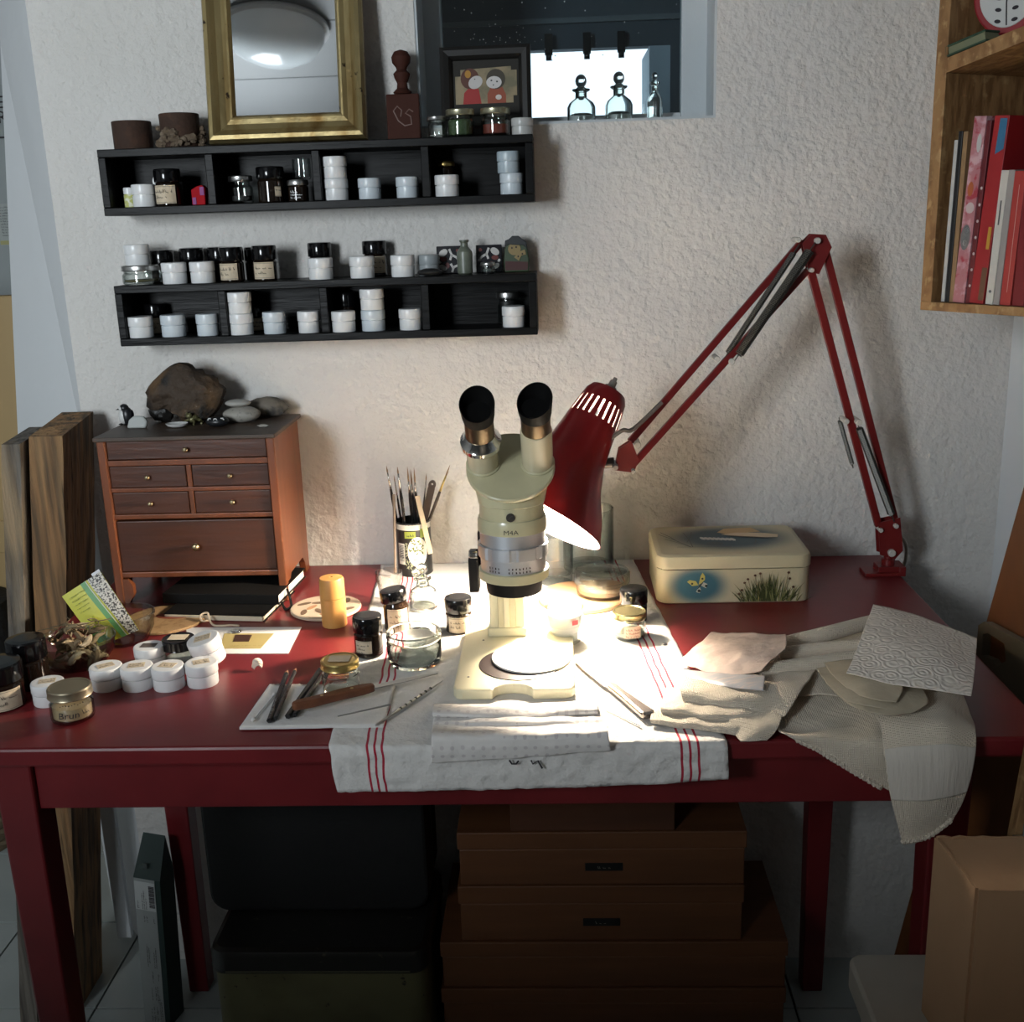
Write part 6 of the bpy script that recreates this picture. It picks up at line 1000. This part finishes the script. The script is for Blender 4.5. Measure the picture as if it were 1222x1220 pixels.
t = MB(); z_ = .243; rg = random.Random(1)
while z_ < .286: h_ = rg.choice((.0008, .0014, .0022)); t.box(.003, .0145, -.0236, -.0231, z_, z_+h_); z_ += h_+rg.choice((.0008, .0014))
t.build('barcode', INK, wl, False); t = MB(); sw = lambda u, v: (v, -.0234, u)
for x, a_, c_, h_ in ((-.022, .238, .254, .004), (-.012, .238, .270, .0018), (-.008, .238, .275, .0018), (-.004, .238, .262, .0018), (-.010, .212, .224, .003), (-.005, .212, .224, .003), (.010, .212, .224, .003), (-.010, .120, .165, .002), (-.006, .128, .160, .002), (.004, .118, .150, .002), (.008, .118, .160, .002), (-.002, .086, .11, .002), (.010, .092, .106, .003), (-.006, .05, .075, .002), (.002, .05, .078, .002), (.006, .046, .08, .002), (-.010, .004, .032, .004), (-.004, .004, .040, .004), (.002, .004, .036, .004), (.009, .004, .06, .002), (.012, .004, .05, .002)): scrawl(t, rg, a_, c_, x, h_, sw, .0007, .1)
t.build('print', INK, fc_, False, kind='stuff')
# ---------------------------------------------------------------- right side: leaning panel, stool, carton, board
PANW = M('orange_brown_panel', (.17, .060, .018), .4, var=((30, 4, 4), (.12, .040, .012), .4, .7)); pn = thing('leaning_panel', 'orange brown wooden panel leaning beside the table end', 'panel', (.66, -.52, FZ))
b0, t0 = V((.628, -.335, .75)), V((.672, -.330, .985)); dv = (t0-b0)/(t0.z-b0.z); pf_, pt_ = b0+dv*(FZ-.75), b0+dv*(1.17-.75); ln = V((.10, -.36, 0)); th = V((.016, .005, 0))
MB().add([pf_, pf_+ln, pf_+ln+th, pf_+th, pt_, pt_+ln, pt_+ln+th, pt_+th], [(0, 1, 2, 3), (4, 5, 6, 7), (0, 1, 5, 4), (1, 2, 6, 5), (2, 3, 7, 6), (3, 0, 4, 7)]).build('board', PANW, pn, bevel=.002)
br = [(0, -.062), (0, -.004), (.012, .006), (.12, .006), (.12, -.090), (.06, -.085), (.02, -.070)]; hb = [(.014, -.046), (.012, -.014), (.022, -.008), (.060, -.010), (.066, -.034), (.048, -.050), (.036, -.044)]
ln_ = ln.normalized(); fnb = lambda o_: (lambda u, v, d: tuple(b0+ln_*u+V((-.004-d, 0, v))+V((0, o_, 0))))
fb_ = fnb(-.012); w = MB(); w.add([fb_(u, v, q_) for q_ in (0, .012) for ring_ in (br, hb) for u, v in ring_], [f_ for k in range(7) for f_ in ((k, (k+1) % 7, 7+(k+1) % 7, 7+k), (14+k, 21+k, 21+(k+1) % 7, 14+(k+1) % 7), (k, 14+k, 14+(k+1) % 7, (k+1) % 7), (7+k, 7+(k+1) % 7, 21+(k+1) % 7, 21+k))]); w.build('bracket', M('beige_bracket', (.14, .11, .07), .5), pn)
MARB = M('white_stool_laminate', (.52, .48, .40), .35, var=(6, (.44, .40, .33), .45, .7)); st = thing('white_stool', 'low white side table with rounded corners before the work table', 'side table', (.48, -.89, FZ))
round_box('stool_top', MARB, st, .336, .64, -1.06, -.727, [(.002, .432), (0, .435), (0, .466), (.002, .469), (.004, .470)], .018)
for x, y in ((.365, -.755), (.61, -.755), (.365, -1.03), (.61, -1.03)): MB().lathe([(.012, FZ), (.015, .432)], 16, mat=Matrix.Translation((x, y, 0))).build('leg', M('white_leg', (.5, .5, .48), .4), st)
CARD = M('brown_cardboard', (.40, .235, .125), .85, bump=((40, 40, 6), .0012), var=(8, (.35, .20, .10), .45, .7)); cb = thing('cardboard_carton', 'open brown cardboard carton standing on the white side table', 'carton', (.46, -.87, .4704))
A_, B_ = V((.397, -.827, .4704)), V((.407, -.918, .4704)); C_ = B_+V((.115, -.004, 0)); D_ = A_+V((.115, 0, 0)); hh = V((0, 0, .2196)); 
for a, c in ((A_, B_), (B_, C_), (C_, D_), (D_, A_)):
    nn = (c-a).cross(V((0, 0, 1))).normalized()*.003; w = MB(); seg = 14
    vs = [];
    for k in range(seg+1): p = a.lerp(c, k/seg); j_ = V((0, 0, .0035*noise.noise(p*90))); vs += [p, p-nn*(-1), p+hh+j_, p-nn*(-1)+hh+j_]
    w.add(vs, [f for k in range(seg) for f in ((4*k, 4*k+4, 4*k+6, 4*k+2), (4*k+1, 4*k+3, 4*k+7, 4*k+5), (4*k+2, 4*k+6, 4*k+7, 4*k+3), (4*k, 4*k+1, 4*k+5, 4*k+4))]+[(0, 2, 3, 1), (4*seg, 4*seg+1, 4*seg+3, 4*seg+2)]); w.build('wall_panel', CARD, cb)
MB().add([A_+hh*.995, B_+hh*.995, C_+hh*.995, D_+hh*.995, A_+hh*.985, B_+hh*.985, C_+hh*.985, D_+hh*.985], [(0, 1, 2, 3), (7, 6, 5, 4)]+[(i, (i+1) % 4, (i+1) % 4+4, i+4) for i in range(4)]).build('top_flap', CARD, cb)
OSB = M('strand_board', (.30, .165, .065), .7, bump=[((60, 60, 25), .0015, 2)], var=[((45, 90, 25), (.20, .10, .035), .45, .58), ((90, 40, 60), (.40, .25, .11), .55, .66)])
s0, s1 = V((0.5131, -0.7500, 0.7687)), V((0.5048, -0.7500, 0.6579))
ob = thing('strand_board_side', 'upright raw strand board with metal clip behind the carton', 'board', (.56, -.745, .4704)); MB().add([(.497, -.755, .4704), (.60, -.765, .4704), (.60, -.747, .4704), (.497, -.737, .4704), (.523, -.755, .80), (.62, -.765, .80), (.62, -.747, .80), (.523, -.737, .80)], [(0, 1, 2, 3), (4, 5, 6, 7), (0, 1, 5, 4), (1, 2, 6, 5), (2, 3, 7, 6), (3, 0, 4, 7)]).build('board', OSB, ob, bevel=.001)
MB().box(.508, .53, -.763, -.756, .632, .650).tube([(.519, -.766, .640), (.519, -.766, .668)], .004, 10).build('metal_clip', SILV, ob, bevel=.001)
# ---------------------------------------------------------------- strand board bookcase on the angled wall
bkc = thing('book_shelf', 'strand board bookcase mounted on the angled wall', 'bookcase', (.516, -.29, 1.205), atan2(-.84, .54)); DP = .360; t_ = .018
def bb(name, x0, x1, y0, y1, z0, z1, par=bkc, m=OSB, bev=.0008): return boxpart(name, m, par, x0, x1, y0, y1, z0-1.205, z1-1.205, bev, False)
bb('end_board', 0, t_, 0, DP, 1.217, 2.0); bb('bottom_board', 0, .50, 0, DP, 1.205, 1.217); bb('back_board', t_, .50, DP-.008, DP, 1.217, 2.0); bb('end_board', .482, .50, 0, DP-.008, 1.217, 2.0)
w = MB(); w.add([(x, y, z-1.205) for x, z in ((t_, 1.519), (t_, 1.538), (.135, 1.5615), (.135, 1.5430), (.482, 1.5615), (.482, 1.5430)) for y in (0, DP-.008)], [(0, 2, 3, 1), (2, 4, 5, 3), (0, 1, 7, 6), (0, 6, 4, 2), (1, 3, 5, 7), (4, 8, 9, 5), (6, 7, 11, 10), (4, 6, 10, 8), (5, 9, 11, 7), (8, 10, 11, 9)]).build('shelf_board', OSB, bkc, False)
BX = Matrix.Translation((.516, -.29, 1.2175)) @ Matrix.Rotation(atan2(-.84, .54), 4, 'Z')
def book(label, x0, x1, h_, lean, cover, dep=.19, y0=.008, pages=None, name='book', deco=None, sp=.0):
    o = thing(name, label, 'book', tuple(BX @ V(((x0+x1)/2, y0, 0))), atan2(-.84, .54)); o.rotation_euler = (0, lean, atan2(-.84, .54)); wd_ = (x1-x0)/2; lift = wd_*abs(sin(lean)); tk = min(.0016, wd_*.3)
    for s_ in (-1, 1): MB().box(min(s_*wd_, s_*(wd_-tk)), max(s_*wd_, s_*(wd_-tk)), 0, dep, lift, h_+lift).build('cover', cover, o, False, .0004)
    MB().box(-wd_+tk*.5, wd_-tk*.5, 0, tk, lift, h_+lift).build('spine', cover, o, False, .0004); MB().box(-wd_+tk, wd_-tk, tk, dep-.003, lift+.002, h_+lift-.003).build('pages', pages or PG, o, False)
    if deco:
        for nm_, poly, col in deco: MB().add([(u*wd_, -.0004, lift+v*h_) for u, v in poly], [tuple(range(len(poly)))]).build(nm_, M('spine_'+nm_, col, .6), o, False)
    return o
BKW = M('black_white_cover', (.012, .012, .012), .4)
book('thin white edged book next to the bookcase end board', .028, .0335, .215, .02, M('white_cover', (.50, .49, .46), .6), .17); book('thin black book beside the white edged one', .0342, .0405, .226, .018, BKW, .18); book('thin brown paper bound book beside the black one', .0415, .0485, .225, .02, M('kraft_cover', (.26, .16, .075), .7), .18)
book('thick pink patterned book with grey owl like shapes', .0505, .0690, .242, .058, M('pink_cover', (.40, .16, .18), .5, var=[(45, (.55, .35, .38), .5, .6), (60, (.35, .03, .05), .55, .62)]), .20, .004, deco=[('grey_patch', ellipse(-.1, .36, .8, .07, 16), (.14, .14, .14)), ('orange_spot', ellipse(-.2, .62, .5, .04, 12), (.40, .10, .03)), ('white_spot', ellipse(.0, .40, .35, .018, 10), (.5, .5, .48)), ('white_spot', ellipse(-.1, .33, .35, .018, 10), (.5, .5, .48)), ('pale_patch', ellipse(.1, .52, .7, .03, 12), (.5, .42, .42)), ('white_spot', ellipse(.3, .86, .4, .05, 10), (.55, .5, .5))])
book('dark red book with white dots along its spine', .0695, .0765, .236, .055, M('dark_red_cover', (.12, .012, .016), .5), .20, .006, deco=[('white_dot', ellipse(.2, .10+.09*k, .5, .009, 8), (.55, .52, .5)) for k in range(7)])
book('red book with blue patch and yellow tag', .0775, .0990, .240, .075, M('bright_red_cover', (.30, .015, .018), .45), .20, .004, deco=[('blue_patch', [(-.3, .80), (.8, .83), (.8, .985), (-.2, .985)], (.03, .14, .26)), ('yellow_tag', [(.3, .30), (.75, .30), (.75, .42), (.3, .42)], (.45, .27, .03)), ('brown_patch', [(.2, .02), (.95, .02), (.95, .2), (.2, .2)], (.12, .06, .03))])
WBk = book('slim white book with small dark spine print', .1025, .1135, .172, .05, M('off_white_cover', (.55, .53, .48), .5), .18, .004, deco=[('spine_print', [(-.2, .60), (.2, .60), (.2, .78), (-.2, .78)], (.08, .08, .08)), ('spine_mark', ellipse(0, .10, .4, .012, 8), (.1, .1, .1))])
book('grey book between the white and the red book', .1145, .1235, .172, .045, M('grey_cover', (.28, .26, .25), .6), .18, .004); book('low red book with pale print line on spine', .1245, .1400, .170, .04, M('tomato_red_cover', (.34, .035, .03), .45), .18, .004, deco=[('pale_line', [(.1, .1), (.2, .1), (.2, .9), (.1, .9)], (.5, .35, .3))])
book('tall dark red book at the open end of the row', .1430, .1600, .243, .02, M('maroon_cover', (.16, .010, .014), .45), .20, .004); book('blue book leaning next to the maroon book', .1620, .1800, .24, .01, M('blue_cover', (.03, .06, .14), .5), .2, .004)
zb_ = 1.540
o = thing('green_book', 'dark green clothbound book lying on the sloping shelf board', 'book', tuple(BX @ V((.045, .02, zb_-1.2175+.0045))), atan2(-.84, .54)); o.rotation_euler = (0, -atan2(.0235, .117), atan2(-.84, .54)); GC = M('green_cloth', (.018, .050, .026), .7)
boxpart('cover', GC, o, -.028, .032, -.02, .010, .012, .0145, .0005, False); boxpart('cover', GC, o, -.028, .032, -.02, .010, 0, .0025, .0005, False); boxpart('pages', M('olive_page_edge', (.16, .17, .10), .8), o, -.026, .030, -.018, .009, .0025, .012, 0, False); boxpart('spine', GC, o, -.030, -.028, -.02, .010, 0, .0145, .0006, False)
# painted wooden apple slice
ap = thing('apple_ornament', 'painted wooden apple slice with black seeds and red skin', 'ornament', tuple(BX @ V((.067, .050, 1.561-1.2175))), atan2(-.84, .54)+.25)
def app(s_): return [(.046*s_*sin(a_)*(1-.10*cos(a_)), .046+.046*s_*-cos(a_)) for a_ in [2*pi*k/36 for k in range(36)]]
MB().prism(app(1), 0, .030, lambda u, v, d: (u, d, v)).build('red_skin', M('apple_red', (.28, .02, .025), .4), ap, False, .003); MB().prism(app(.80), -.0015, .001, lambda u, v, d: (u, d, v)).build('white_flesh', M('apple_white', (.58, .57, .54), .5), ap, False, .001)
for s_ in (-1, 1):
    for k in range(4): MB().prism(ellipse(s_*.011, .018+.014*k, .0042, .0024, 12, .2*s_), -.0022, -.0012, lambda u, v, d: (u, d, v)).build('seed', INK, ap, False)
MB().tube([(.001, -.002, .012), (-.001, -.002, .04), (.002, -.002, .078)], .0009, 6).build('core_line', INK, ap, False); MB().box(-.022, .022, .002, .026, -.008, .002).build('foot_block', M('dull_green_foot', (.08, .09, .06), .6), ap, False, .001)
# ceiling lamp seen in the mirror
cl_ = thing('ceiling_lamp', 'white glass ceiling lamp reflected in the gold mirror', 'lamp', (-.84, -1.62, 2.4)); MB().lathe([(.16, 0), (.165, -.006), (.165, -.014), (.15, -.018)], 48).build('mount', M('lamp_mount', (.5, .5, .5), .4), cl_, False); MB().lathe([(.15, -.016), (.148, -.04), (.125, -.075), (.08, -.10), (.03, -.112), (.004, -.113)], 48).build('glass_shade', M('opal_glass', (.82, .86, .88), .15), cl_, False)
